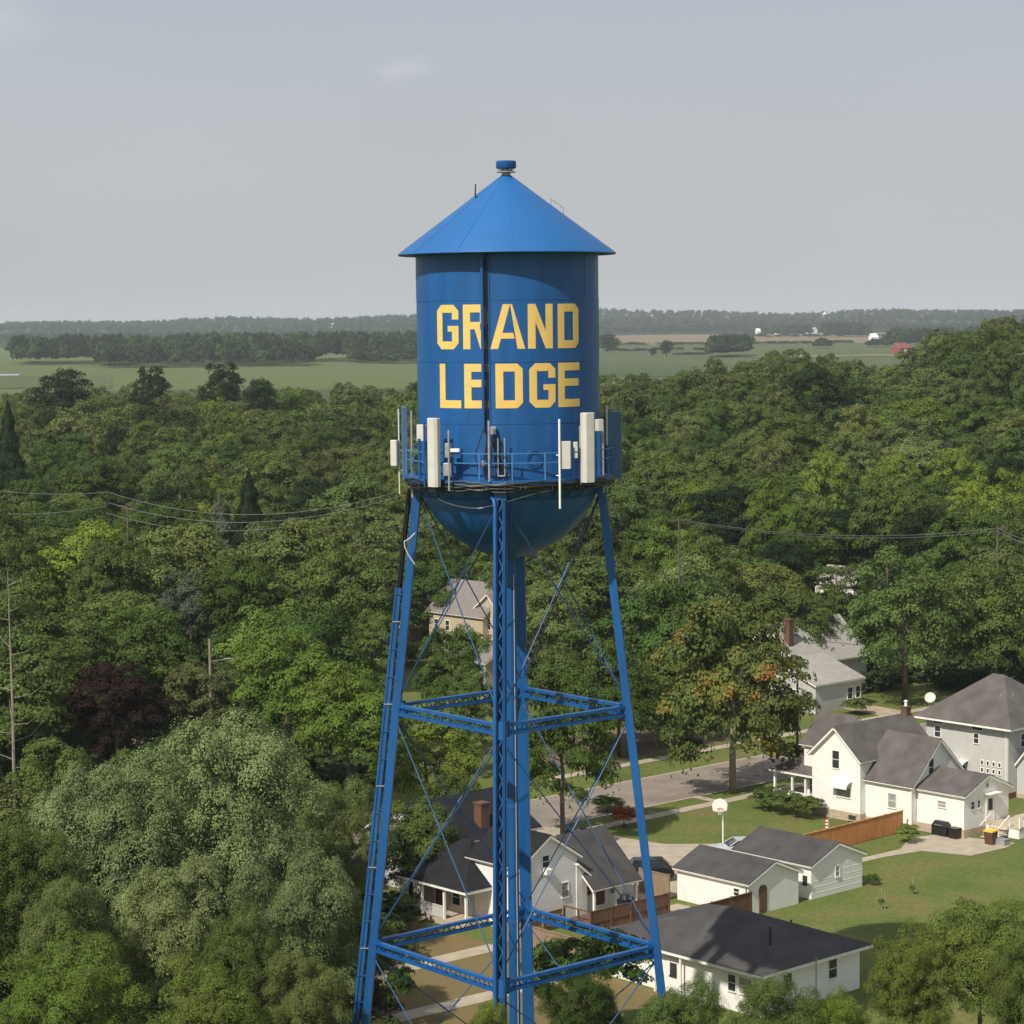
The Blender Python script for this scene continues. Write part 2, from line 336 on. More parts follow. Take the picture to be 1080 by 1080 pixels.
# lettering, block capitals, each built of quads that meet edge to edge
def letters():
    S = .385
    H_ = 2.17
    def rect(x0, x1, y0, y1): return [(x0, y0), (x1, y0), (x1, y1), (x0, y1)]
    def G(w):
        c = .30
        return [rect(0, S, c, H_-c), [(0, c), (S, c), (S+.02, S), (c, 0)], [(c, 0), (w-c, 0), (w-S-.02, S), (S+.02, S)], [(w-c, 0), (w-S-.02, S), (w-S, c), (w, c)],
                rect(w-S, w, c, .86), rect(w-S, w, .86, 1.14), rect(w-S-.27, w-S, .86, 1.14),
                [(0, H_-c), (S, H_-c), (S+.02, H_-S), (c, H_)], [(c, H_), (w-c, H_), (w-S-.02, H_-S), (S+.02, H_-S)], [(w-c, H_), (w-S-.02, H_-S), (w-S, H_-c), (w, H_-c)],
                rect(w-S, w, H_-c-.42, H_-c)]
    def Rr(w):
        c = .25; b = 1.0
        return [rect(0, S, 0, H_), rect(S, w-c, H_-S, H_), [(w-c, H_), (w-S, H_-S), (w-S, H_-c-.1), (w, H_-c-.02)], rect(w-S, w, b+c, H_-c-.1),
                [(w, b+c), (w-S, b+c), (w-S, b+S-.06), (w-c, b)], rect(S, w-S, b-.03, b+S-.06), [(w-S, b), (w-S-.28, b-.03), (w-S+.02, 0), (w+.02, 0)]]
    def A(w):
        m_ = w/2; t = .225; s = S*.98
        return [[(0, 0), (s, 0), (m_-t+s*.93, H_), (m_-t, H_)][:4], [(w-s, 0), (w, 0), (m_+t, H_), (m_-t+s*.93, H_)],
                [(s+.135, .50), (w-s-.135, .50), (w-s-.21, .78), (s+.21, .78)]]
    def Nn(w): return [rect(0, S, 0, H_), rect(w-S, w, 0, H_), [(S, H_), (S, H_-.86), (w-S, 0), (w-S, .86)]]
    def D(w):
        c = .26
        return [rect(0, S, 0, H_), rect(S, w-c, 0, S), rect(S, w-c, H_-S, H_), [(w-c, 0), (w, c), (w-S, c+.06), (w-S, S)][:4] , [(w-c, H_), (w, H_-c), (w-S, H_-c-.06), (w-S, H_-S)],
                [(w-S, c+.06), (w, c), (w, H_-c), (w-S, H_-c-.06)]]
    def L(w): return [rect(0, S, 0, H_), rect(S, w, 0, S)]
    def E(w): return [rect(0, S, 0, H_), rect(S, w, 0, S), rect(S, w, H_-S, H_), rect(S, w-.08, 1.03, 1.03+S*.95)]
    rows = [(40.48, [(G, -50.6, -32.6), (Rr, -29.2, -12.6), (A, -11.0, 11.0), (Nn, 12.8, 29.6), (D, 33.4, 51.0)]),
            (37.60, [(L, -48.6, -31.2), (E, -28.8, -12.4), (D, -8.0, 9.2), (G, 13.4, 31.2), (E, 33.4, 51.6)])]
    m = MB(); r0, r1 = TR+.004, TR+.014
    for zb, row in rows:
        for fn, d0, d1 in row:
            d0 *= .965; d1 *= .965
            w = R(d1-d0)*TR
            for q in fn(w):
                # subdivide along u so that the quad hugs the shell
                (x0, y0), (x1, y1), (x2, y2), (x3, y3) = q
                n = 8; k = len(m.v)
                for i in range(n+1):
                    t = i/n
                    for (u, z) in ((x0+(x1-x0)*t, y0+(y1-y0)*t), (x3+(x2-x3)*t, y3+(y2-y3)*t)):
                        an = R(d0)+u/TR
                        for rr in (r0, r1):
                            p = V(math.sin(an)*rr, -math.cos(an)*rr, zb+z); m.v.append(tuple(p))
                for i in range(n):
                    o = k+i*4; p = o+4
                    m.f += [(o+1, p+1, p+3, o+3), (o, o+1, o+3, o+2)] if i == 0 else [(o+1, p+1, p+3, o+3)]
                    m.f += [(o, p, p+1, o+1), (o+2, o+3, p+3, p+2)]
                    if i == n-1: m.f.append((p, p+2, p+3, p+1))
    me = bpy.data.meshes.new('lettering'); me.from_pydata(m.v, [], m.f); me.materials.append(M['yellow'])
    o = bpy.data.objects.new('lettering', me); COL.objects.link(o); o.parent = tw
letters()
# legs: two channels tied by lacing
ANG = [-90, 0, 90, 180]
legs = []
def leg_pt(k, z, dr=0, dt=0):
    a = R(ANG[k]); r = Vector((math.cos(a), math.sin(a), 0)); t = Vector((-math.sin(a), math.cos(a), 0))
    return r*(legR(z)+dr)+t*dt+Vector((0, 0, z))
for k in range(4):
    a = R(ANG[k]); rr = Vector((math.cos(a), math.sin(a), 0)); t = Vector((-math.sin(a), math.cos(a), 0))
    m = MB()
    for s in (-1, 1):
        m.beam(leg_pt(k, 0, 0, s*.285), leg_pt(k, 34.2, 0, s*.285), .03, .40, side=t)
        for q in (-1, 1): m.beam(leg_pt(k, 0, q*.187, s*.19), leg_pt(k, 34.2, q*.187, s*.19), .165, .025, side=t)
    m.beam(leg_pt(k, 0, -.192, 0), leg_pt(k, 34.2, -.192, 0), .56, .012, side=t)
    for z in (22.0, 9.6, 33.6):
        m.beam(leg_pt(k, z-.45, .205, 0), leg_pt(k, z+.45, .205, 0), .60, .02, side=t)
        m.beam(leg_pt(k, z-.45, -.205, 0), leg_pt(k, z+.45, -.205, 0), .60, .02, side=t)
    lg = m.build('leg', 'blue', tw); legs.append(lg)
    m = MB(); nz = 66
    for i in range(nz):
        z0, z1 = 34.0*i/nz, 34.0*(i+1)/nz; s = 1 if i % 2 else -1
        for q in (.17,):
            m.beam(leg_pt(k, z0, q, -s*.11), leg_pt(k, z1, q, s*.11), .06, .012, side=t)
    m.build('lacing', 'blue', lg)
    m = MB(); m.box(-.9, .9, -.9, .9, -.3, .35); fo = m.build('footing', 'concrete', lg); fo.location = leg_pt(k, 0)
    fo.location.z = 0
# horizontal struts (laced girders) at two levels
for zc in (22.0, 9.62):
    for k in range(4):
        p, q = leg_pt(k, zc), leg_pt((k+1) % 4, zc); d = (q-p).normalized(); p2, q2 = p+d*.30, q-d*.30; out = d.cross(Vector((0, 0, 1)))
        up = Vector((0, 0, .27)); m = MB()
        for s in (1, -1):
            m.beam(p2+up*s, q2+up*s, .26, .035, side=out)
            for e in (-.12, .12): m.beam(p2+up*s-up*(s*.28)+out*e, q2+up*s-up*(s*.28)+out*e, .025, .13, side=out)
        for e_, c_ in ((p2, 1), (q2, -1)): m.beam(e_-up*1.5, e_+up*1.5, .6, .02, side=d)
        st = m.build('strut', 'blue', tw)
        m = MB(); n = 26; L_ = (q2-p2).length
        for i in range(n):
            s = 1 if i % 2 else -1
            m.beam(p2+d*(L_*i/n)-up*(s*.75), p2+d*(L_*(i+1)/n)+up*(s*.75), .012, .07, side=out)
        m.build('lacing', 'blue', st)
# tie rods crossing in every panel
for k in range(4):
    k2 = (k+1) % 4
    for z1, z0 in ((33.2, 22.5), (21.5, 10.1), (9.1, .4)):
        for A_, B_ in ((k, k2), (k2, k)):
            p, q = leg_pt(A_, z1), leg_pt(B_, z0); d = (q-p).normalized(); p += d*.35; q -= d*.35
            if A_ == k2: 
                o_ = d.cross(Vector((0, 0, 1))).normalized()*.07; p += o_; q += o_
            m = MB(); m.tube([p, q], .034, 8)
            mid = p.lerp(q, .42); m.tube([mid-d*.25, mid+d*.25], .055, 8)
            for e_ in (p, q): m.tube([e_-d*.14, e_+d*.14], .06, 8)
            m.build('tie_rod', 'rodblue', tw, smooth=True)
# riser
m = MB(); m.lathe([(.285, 0), (.285, 29.6), (.42, 30.0), (.42, 30.3)], 32)
for z in (5, 11, 17, 23, 28.9): m.lathe([(.28, z-.1), (.31, z-.08), (.31, z+.08), (.28, z+.1)], 32)
rs = m.build('riser', 'blue', tw, smooth=True)
m = MB(); pA = V(.17, -.33, 0); m.tube([pA+Vector((0, 0, 1)), pA+Vector((0, 0, 29.0))], .018, 6); m.build('conduit', 'palecable', rs)
# overflow pipe with elbow down the front leg
pts = [leg_pt(0, 33.25, -.2, -.55), leg_pt(0, 33.28, .1, -.45), leg_pt(0, 33.15, .3, -.3), leg_pt(0, 32.8, .33, -.24)]+[leg_pt(0, z, .33, -.24) for z in (32, 25, 16, 8, .3)]
MB().tube(pts, .095, 12).build('overflow_pipe', 'blue', tw, smooth=True)
m = MB(); m.tube([leg_pt(0, z, .3, .21) for z in (33.2, 25, 16, 8, .3)], .032, 8); m.tube([leg_pt(0, z, .28, .14) for z in (33.2, 25, 16, 8, .3)], .025, 8); m.build('conduit', 'blue', tw)
# balcony and its rail
m = MB(); m.lathe([(4.6, 34.02), (5.28, 34.02), (5.28, 34.10), (4.6, 34.10)], 96, closed=True)
m.lathe([(5.22, 33.92), (5.28, 33.92), (5.28, 34.02), (5.22, 34.02)], 96, closed=True)
for i in range(32):
    a = R(i*11.25); c_, s_ = math.cos(a), math.sin(a); m.beam((c_*4.5, s_*4.5, 33.2), (c_*5.2, s_*5.2, 33.9), .05, .08, side=(-s_, c_, 0))
bal = m.build('balcony', 'blue', tw)
m = MB()
for z in (34.95, 35.42): m.lathe([(5.17, z-.025), (5.22, z-.025), (5.22, z+.025), (5.17, z+.025)], 96, closed=True)
for i in range(20):
    a = R(i*18+7); c_, s_ = math.cos(a), math.sin(a); m.beam((c_*5.195, s_*5.195, 34.1), (c_*5.195, s_*5.195, 35.42), .07, .07)
m.build('railing', 'railblue', bal)
# cable tangle strapped round the balcony: many short real cables
m = MB(); rr_ = random.Random(3)
for i in range(7):
    rad = 5.31-.03*i; pts = []
    for j in range(97):
        a = 2*math.pi*j/96; pts.append((math.cos(a)*rad, math.sin(a)*rad, 33.96-.06*i+.08*math.sin(a*9+i*2)+rr_.uniform(-.03, .03)))
    m.tube(pts, .04+.012*(i % 3), 6, cap=False)
for i in range(46):
    a = R(rr_.uniform(0, 360)); rad = 5.25; c_, s_ = math.cos(a), math.sin(a); l = rr_.uniform(.1, .4)
    m.tube([(c_*rad, s_*rad, 33.95), (c_*(rad+.08), s_*(rad+.08), 33.8-l*.5), (math.cos(a+.03)*(rad-.1), math.sin(a+.03)*(rad-.1), 33.62-l*.4)], .022, 5)
m.build('cable_ring', 'cable', tw)
# ladder and conduits on the shell (vertical pipe between the letters)
def shell(x, z, off): return V(x, -math.sqrt(TR**2-x*x)-off, z)
m = MB(); m.tube([shell(-1.22, 36.6, .16), shell(-1.22, 44.85, .16)], .085, 10)
for z in (37.5, 39.5, 41.5, 43.5, 44.6): m.beam(shell(-1.22, z, 0), shell(-1.22, z, .16), .04, .04)
m.build('standpipe', 'blue', tw, smooth=True)
m = MB()
for i, x in enumerate((-1.08, -1.02)): m.tube([shell(x, 34.2, .1), shell(x, 37, .08), shell(x, 45.2, .08)], .027, 6)
cb = m.build('cable_run', 'cable', tw)
m = MB(); m.beam(shell(-.90, 36.6, .03), shell(-.90, 45.2, .03), .04, .05); m.build('cable_ladder', 'blue', cb)
# roof antenna, roof handrail, manway
p = V(-1.55, -.9, 0); rz_ = 49.2-.7275*p.length
m = MB(); m.tube([p+Vector((0, 0, rz_)), p+Vector((0, 0, rz_+.12)), p+Vector((.02, 0, rz_+.75))], .035, 6)
m.tube([p+Vector((-.05, 0, rz_+.3)), p+Vector((.2, 0, rz_+.02))], .02, 6); m.build('roof_rod', 'cable', tw)
m = MB()
for (xa, ya) in ((2.25, -.2), (2.85, -.2)):
    q = V(xa, ya, 0); z = 49.2-.7275*q.length; m.tube([q+Vector((0, 0, z)), q+Vector((0, 0, z+.35))], .025, 6)
qa, qb = V(2.25, -.2, 49.2-.7275*2.26+.35), V(2.85, -.2, 49.2-.7275*2.86+.35); m.tube([qa, qb], .025, 6); m.build('handrail', 'steel', tw)
def ring_patch(cx, cz, rx, rz, off=.02):
    pts = []
    for j in range(21):
        a = 2*math.pi*j/20; pts.append(shell(cx+math.cos(a)*rx, cz+math.sin(a)*rz, off))
    return pts
m = MB(); m.tube(ring_patch(1.25, 35.1, .38, .42, .03), .035, 6, cap=False); m.tube(ring_patch(1.25, 35.1, .28, .32, .04), .025, 6, cap=False); m.build('manway', 'blue', tw)
# ---- antennas
def vz(py, D): return at_depth(540, py, D).z
def pxx(px, D): return (px-535)/F*D
def panel(name, x, y, z0, z1, w, d, face, m, bevel=.05, label=None):
    """box-like antenna standing at x,y (camera-aligned), turned so that its front looks towards angle 'face'"""
    e = MB(); b = bevel
    prof = [(-w/2, d/2-.0), (w/2, d/2), (w/2, -d/2+b), (w/2-b, -d/2), (-w/2+b, -d/2), (-w/2, -d/2+b)]
    n = len(prof); vs = [(px, py, z0) for px, py in prof]+[(px, py, z1-.03) for px, py in prof]+[(px*.92, py*.9, z1) for px, py in prof]
    fs = [tuple(range(n))[::-1], tuple(range(2*n, 3*n))]+[(i, (i+1) % n, (i+1) % n+n, i+n) for i in range(n)]+[(i+n, (i+1) % n+n, (i+1) % n+2*n, i+2*n) for i in range(n)]
    e.add(vs, fs); o = e.build(name, m, tw); o.location = V(x, y, 0); o.rotation_euler = (0, 0, R(face+5.3)+math.pi/2)
    if label: o['label'] = label
    return o
def mast(x, y, z0, z1, r=.045, m='steel', name='mast', tie=True):
    e = MB(); p = V(x, y, 0); e.tube([p+Vector((0, 0, z0)), p+Vector((0, 0, z1))], r, 10)
    if tie and math.hypot(x, y) > 5.2:
        h = V(x, y, 0); L_ = math.hypot(x, y); q = V(x/L_*5.2, y/L_*5.2, 0)
        for z in (34.3, 35.3): e.tube([p+Vector((0, 0, z)), q+Vector((0, 0, z))], .03, 6)
    return e.build(name, m, tw, smooth=True)
# left cluster
panel('panel_antenna', pxx(455, 115.6), -4.45, vz(512.5, 115.6), vz(440, 115.6), .64, .34, 232, 'antenna', .12, 'cream white panel antenna at left front of the tank')
panel('panel_antenna', pxx(424.6, 120), .2, vz(505, 120), vz(428, 120), .62, .26, 186, 'panelblue', .05, 'blue grey panel antenna seen edge on at the far left')
panel('radio_unit', pxx(414, 120.3), .5, vz(490, 120.3), vz(463, 120.3), .36, .34, 250, 'antenna', .04)
panel('radio_unit', pxx(443, 117.5), -2.3, vz(464, 117.5), vz(447, 117.5), .46, .3, 250, 'antenna', .04)
panel('radio_unit', pxx(471, 115.2), -4.6, vz(482, 115.2), vz(467, 115.2), .3, .25, 240, 'steel', .03)
panel('radio_unit', pxx(470, 115.5), -4.35, vz(501, 115.5), vz(488, 115.5), .42, .2, 250, 'steel', .03)
panel('radio_unit', pxx(478, 115.2), -4.75, vz(476, 115.2), vz(472.5, 115.2), .45, .15, 270, 'plainwhite', .02)
mast(pxx(471.5, 115.2), -4.8, vz(517, 115.2), vz(453, 115.2), .05)
mast(pxx(432.5, 119), -1.0, vz(524, 119), vz(432, 119), .055)
mast(pxx(418.8, 120.4), .6, vz(520, 120.4), vz(430, 120.4), .045, 'antenna')
mast(pxx(446, 117), -3.4, vz(512, 117), vz(444, 117), .05, 'blue')
mast(pxx(440, 117), -2.6, vz(512, 117), vz(462, 117), .07, 'blue')
# middle
mast(pxx(514, 114.7), -5.24, vz(508, 114.7), vz(443.5, 114.7), .06)
m = MB()
for x in (523.5, 530.5):
    X_ = pxx(x, 114.9); m.tube([V(X_, -5.0, vz(502, 115)), V(X_, -5.0, vz(462, 115))], .035, 6)
m.tube([V(pxx(523.5, 115), -5.0, vz(502, 115)), V(pxx(530.5, 115), -5.0, vz(502, 115))], .035, 6)
m.build('ladder_rail', 'steel', tw)
m = MB(); rr_ = random.Random(5)
for i in range(9):
    x0 = rr_.uniform(500, 532); x1 = x0+rr_.uniform(-14, 14); D = 115.2
    m.tube([V(pxx(x0, D), -4.95, vz(505, D)), V(pxx((x0+x1)/2+rr_.uniform(-3, 3), D), -4.9, vz(rr_.uniform(475, 495), D)), V(pxx(x1*.3+516*.7, D), -4.75, vz(rr_.uniform(448, 470), D))], .028, 5)
m.build('jumper_cables', 'cable', tw)
panel('junction_box', pxx(518.5, 115), -4.75, vz(458, 115), vz(450, 115), .28, .2, 270, 'steel', .02)
panel('junction_box', pxx(506, 115), -4.8, vz(492, 115), vz(486, 115), .25, .2, 270, 'steel', .02)
# right cluster
panel('panel_antenna', pxx(619, 115.8), -4.2, vz(509.5, 115.8), vz(436, 115.8), .70, .34, 300, 'antenna', .14, 'cream white panel antenna at right front of the tank')
panel('panel_antenna', pxx(645, 120.6), .6, vz(505.5, 120.6), vz(435, 120.6), .86, .2, 280, 'panelblue', .04, 'blue grey panel antenna at the far right edge of the balcony')
panel('radio_unit', pxx(594.5, 115.2), -4.75, vz(495, 115.2), vz(466, 115.2), .56, .22, 275, 'antenna', .05)
panel('radio_unit', pxx(605.5, 115.4), -4.4, vz(477, 115.4), vz(467, 115.4), .2, .2, 280, 'antenna', .03)
panel('radio_unit', pxx(605.5, 115.4), -4.4, vz(484, 115.4), vz(478.5, 115.4), .2, .2, 280, 'antenna', .03)
panel('radio_unit', pxx(630.5, 118), -2.2, vz(455, 118), vz(443, 118), .34, .3, 300, 'antenna', .03)
mast(pxx(588.5, 115.0), -4.95, vz(537, 115), vz(442.5, 115), .055, 'plainwhite')
mast(pxx(638.0, 120.6), .3, vz(470, 120.6), vz(428, 120.6), .06, 'antenna')
mast(pxx(610.5, 116), -4.0, vz(512, 116), vz(450, 116), .06)
mast(pxx(634, 119), -1.6, vz(520, 119), vz(455, 119), .05)
mast(pxx(630, 118), -2.3, vz(512, 118), vz(455, 118), .11, 'blue')
mast(pxx(652.5, 121), .9, vz(512, 121), vz(440, 121), .04)
# cables down the left leg, and the cable tray below them
m = MB()
for i, (dr, dt) in enumerate(((.36, -.15), (.44, -.05), (.40, .06), (.50, .14), (.54, -.12))):
    m.tube([V(-5.05, -.3+.12*i, 34.0)]+[leg_pt(3, z, dr+(.22 if z < 33 else 0)*(0 if z > 29 else .2), dt) for z in (32.6, 29, 24, 16, 8, .2)], .05, 7)
m.build('cable_bundle', 'cable', tw)
m = MB(); T3 = Vector((0, -1, 0))
for s in (-.16, .16): m.beam(leg_pt(3, .2, .52, s), leg_pt(3, 28.3, .48, s), .03, .30, side=T3)
m.beam(leg_pt(3, .2, .68, 0), leg_pt(3, 28.3, .64, 0), .34, .03, side=T3)
ct = m.build('cable_tray', 'blue', tw)
for i in range(20):
    z = 1+i*1.42; m = MB(); m.beam(leg_pt(3, z, .18, -.2), leg_pt(3, z, .62, -.2), .06, .05); m.beam(leg_pt(3, z, .18, .2), leg_pt(3, z, .62, .2), .06, .05); m.beam(leg_pt(3, z, .2, -.22), leg_pt(3, z, .2, .22), .06, .05)
    m.build('bracket', 'rodblue' if i % 3 else 'steel', ct)
P = at_depth
def loc_t(px, py, D): return tw_inv @ P(px, py, D)
tw_inv = (Matrix.Translation((TX, TY, 0)) @ Matrix.Rotation(R(-5.3), 4, 'Z')).inverted()
m = MB(); m.tube([loc_t(438, 562, 119.6), loc_t(432, 568, 119.6), loc_t(426.5, 571, 119.6), loc_t(427, 577, 119.6), loc_t(431, 586, 119.6), loc_t(437.5, 595, 119.6)], .035, 6); m.build('loose_cable', 'palecable', tw, smooth=True)
def bowlpt(px, py):
    # a point just in front of the bowl on that line of sight
    for D in np.arange(114.6, 121, .05):
        q = tw_inv @ P(px, py, D); r = math.hypot(q.x, q.y); dz = 33.86-q.z
        if dz < 0: lim = TR+.5
        else: lim = 4.52*max(0, 1-min(1, dz/4.02)**1.78)**(1/1.78)
        if r < lim+.12: return q
    return tw_inv @ P(px, py, 117)
m = MB(); m.tube([bowlpt(*p) for p in ((462, 526), (470, 530), (480, 533), (493, 535.5), (506, 536), (518, 533.5), (532, 530), (548, 525), (566, 520), (586, 515.5))], .032, 6); m.build('slack_cable', 'palecable', tw, smooth=True)
# ------------------------------------------------------------------ trees
def crown_mesh(name, nl, leaf, rad=(1, 1, .8), seed=0, lobes=34, base=-.55, cone=False, lobe_r=(.24, .38), drop=.12, jit=.30, flat=.78, sub=9, subr=.42, lo=.58, hi=.26):
    """leaf clumps spread over many overlapping boughs; unit crown centred on 0 with radii rad"""
    g = np.random.default_rng(seed)
    if cone:
        t = g.random(nl)**.62; z = 1-2*t                            # 1 top, -1 bottom
        tier = .88+.16*np.cos(t*30+g.random(nl)*1.2)
        an = g.random(nl)*2*np.pi; rr = t**.72*tier*(.55+.45*g.random(nl)**.4)*(1+.10*np.sin(an*5+t*9))
        P_ = np.stack([rr*np.cos(an)*rad[0], rr*np.sin(an)*rad[1], z*rad[2]-.05*rr], 1)
        nr = np.stack([np.cos(an), np.sin(an), np.full(nl, .5)], 1)
    else:
        C = []; 
        for i in range(lobes):
            u = (i+.5)/lobes; zc = 1-u*(1-base); an = i*2.39996+g.random()*.9; s = math.sqrt(max(0, 1-zc*zc))
            sc_ = lo+hi*g.random() if i % 5 else .30+.2*g.random()
            C.append((s*math.cos(an)*sc_, s*math.sin(an)*sc_, zc*sc_*1.02))
        C = np.array(C)*np.array(rad); Rl = g.uniform(*lobe_r, lobes); w = Rl**2; w /= w.sum()
        idx = g.choice(lobes, nl, p=w); d = g.normal(size=(nl, 3)); d /= np.linalg.norm(d, axis=1)[:, None]
        up = d[:, 2]; keep_flip = (up < -.05) & (g.random(nl) < .85); d[keep_flip, 2] *= -1
        wob = 1+.22*np.sin(d[:, 0]*7+idx)*np.sin(d[:, 1]*6+idx*2)
        sd_ = g.normal(size=(lobes*sub, 3)); sd_ /= np.linalg.norm(sd_, axis=1)[:, None]; sd_[:, 2] = np.where(sd_[:, 2] < -.1, -sd_[:, 2]*.7, sd_[:, 2])
        si = idx*sub+g.integers(0, sub, nl); e_ = sd_[si]; ok = g.random(nl) < .86
        loc = e_*.78+d*subr*(1-.35*g.random(nl)**2)[:, None]; loc = np.where(ok[:, None], loc, d*.95*wob[:, None])
        P_ = C[idx]+loc*Rl[idx][:, None]*np.array([1.15, 1.15, flat]); d = np.where(ok[:, None], d*.75+e_*.5, d)
        P_[:, 2] -= drop*np.maximum(0, np.hypot(P_[:, 0], P_[:, 1])-.55)
        nr = d+.35*P_
    nr = nr/np.linalg.norm(nr, axis=1)[:, None]
    nr = nr+g.normal(size=(nl, 3))*jit; nr[:, 2] += .15; nr /= np.linalg.norm(nr, axis=1)[:, None]
    a = np.cross(nr, g.normal(size=(nl, 3))); a /= np.linalg.norm(a, axis=1)[:, None]; b_ = np.cross(nr, a)
    s1 = leaf*g.uniform(.6, 1.35, nl)[:, None]; s2 = leaf*g.uniform(.45, .95, nl)[:, None]
    sk = g.uniform(-.35, .35, nl)[:, None]
    q = np.stack([P_-a*s1, P_-b_*s2+a*s1*sk, P_+a*s1-nr*leaf*.25, P_+b_*s2-a*s1*sk], 1).reshape(-1, 3)
    me = bpy.data.meshes.new(name); nv = nl*4
    me.vertices.add(nv); me.vertices.foreach_set('co', q.astype(np.float32).ravel())
    me.loops.add(nv); me.loops.foreach_set('vertex_index', np.arange(nv, dtype=np.int32))
    me.polygons.add(nl); me.polygons.foreach_set('loop_start', np.arange(0, nv, 4, dtype=np.int32))
    me.update(calc_edges=True); me.materials.append(M['leaf'])
    return me
def trunk_mesh(name, seed, h=1.0, r=.036, limbs=7, spread=.75, ztop=1.35, fork=.15):
    """unit trunk: z 0 at the crown centre, runs down to z=-3 (cut by the ground), limbs reach into the crown"""
    g = random.Random(seed); m = MB()
    m.tube([(0, 0, -3.2), (.01, 0, -1.6), (.0, .02, -.9), (.03, 0, -.3), (0, 0, .25), (.02, .03, .7)], [r*1.5, r*1.15, r, r*.8, r*.5, r*.15], 8)
    for i in range(limbs):
        a = i*2.4+g.random(); z0 = -.75+.9*i/limbs; l = spread*g.uniform(.7, 1)
        c_, s_ = math.cos(a), math.sin(a); z1 = z0+.25+.35*g.random()
        m.tube([(0, 0, z0), (c_*l*.4, s_*l*.4, z0+.16), (c_*l*.75, s_*l*.75, z1), (c_*l, s_*l, z1+.15)], [r*.55, r*.4, r*.25, r*.08], 6)
        for t in (-.5, .5):
            m.tube([(c_*l*.45, s_*l*.45, z0+.19), (math.cos(a+t)*l*.8, math.sin(a+t)*l*.8, z1+.25)], [r*.3, r*.07], 5)
    me = bpy.data.meshes.new(name); me.from_pydata(m.v, [], m.f); me.materials.append(M['bark'])
    me.polygons.foreach_set('use_smooth', [True]*len(me.polygons)); return me
MID = [crown_mesh('crown_mid_%d' % i, 27000, .0215, (1, 1, .92+.05*(i % 3)), 100+i, 34+5*i, base=-.65-.07*(i % 3), lobe_r=(.17, .31)) for i in range(6)]
NEAR = [crown_mesh('crown_near_%d' % i, 110000, .0110, (1, 1, 1.0), 200+i, 46+7*i, base=-.85, lobe_r=(.16, .32), drop=.05, flat=1.15, sub=18, subr=.33, lo=.50, hi=.42) for i in range(4)]
WISP = [crown_mesh('crown_wisp_%d' % i, 20000, .019, (1, 1, .95), 300+i, 56, base=-.75, lobe_r=(.12, .24), drop=.35) for i in range(2)]
SPRUCE = [crown_mesh('crown_spruce_%d' % i, 8000, .045, (1, 1, 1), 400+i, cone=True) for i in range(2)]
ROUND = [crown_mesh('crown_round_%d' % i, 9000, .036, (1, 1, 1), 550+i, 30, base=-.9, lobe_r=(.28, .42)) for i in range(2)]
SHRUB = [crown_mesh('crown_shrub_%d' % i, 9000, .045, (1, 1, .8), 500+i, 18, base=-.6, lobe_r=(.28, .42)) for i in range(3)]
TRUNK = [trunk_mesh('trunk_%d' % i, i) for i in range(4)]
WTR = (.45, .45, 1.0)
# colours (real leaf colours): name -> rgb
LC = {'sage': (.090, .132, .050), 'mid green': (.045, .076, .019), 'fresh green': (.062, .106, .018), 'dark green': (.021, .038, .013), 'olive': (.062, .088, .024),
      'lime green': (.080, .122, .016), 'deep green': (.031, .060, .013), 'grey green': (.062, .096, .030), 'blue green': (.040, .058, .038), 'purple': (.026, .014, .010),
      'brown green': (.048, .066, .022), 'yellow green': (.072, .108, .022), 'red': (.32, .08, .022)}
for _k in LC:
    if _k not in ('red', 'purple', 'dark green'): LC[_k] = (LC[_k][0]*1.98, LC[_k][1]*1.66, LC[_k][2]*1.66)
def make_tree(name, X, Y, ztop, rx, rz, col, meshes, trunk=True, label='', cat='tree', group=None, var=None, ry=None, trunk_mat=None):
    zg = float(ground_z(X, Y)); rz = min(rz, (ztop-zg)*.5)
    o = empty(name, (X, Y, zg), random.uniform(0, 6.28), label, cat, group)
    cm = bpy.data.objects.new('crown', var if var else random.choice(meshes)); COL.objects.link(cm); cm.parent = o
    cz = ztop-zg-rz*.97; cm.location = (0, 0, cz); cm.scale = (rx/1.0, (ry or rx)/1.0, rz)
    c = LC[col] if isinstance(col, str) else col; j = random.uniform(.84, 1.16); jh = random.uniform(-.07, .07)
    cm.color = (c[0]*j*(1+jh), c[1]*j, c[2]*j*(1-jh), 1)
    if trunk:
        t = bpy.data.objects.new('trunk', random.choice(TRUNK)); COL.objects.link(t); t.parent = o; t.location = (0, 0, cz); 
        k = cz/3.2; t.scale = (rx*.85, rx*.85, max(k, rz*.6) if cz < rz*3.2 else k)
        t.scale.z = cz/3.2 if cz > rz*1.0 else rz*.5
    return o
def hand(px, py, D, w, col, meshes=MID, name='broadleaf_tree', cat='tree', rzf=None, label='', group=None, trunk=True, hmin=None):
    top = at_depth(px, py, D); rx = w/2*D/F; zg = float(ground_z(top.x, top.y)); h = top.z-zg
    rz = min(h*.5, rx*(rzf or 1.0)); rz = max(rz, h*(.47 if D > 1000 else .34))
    return make_tree(name, top.x, top.y, top.z, rx, rz, col, meshes, trunk, label, cat, group)
SPOT = []
def H(px, py, D, w, col, label, meshes=MID, **k):
    o = hand(px, py, D, w, col, meshes, label=label, **k); SPOT.append((o.location.x, o.location.y, w/2*D/F)); return o
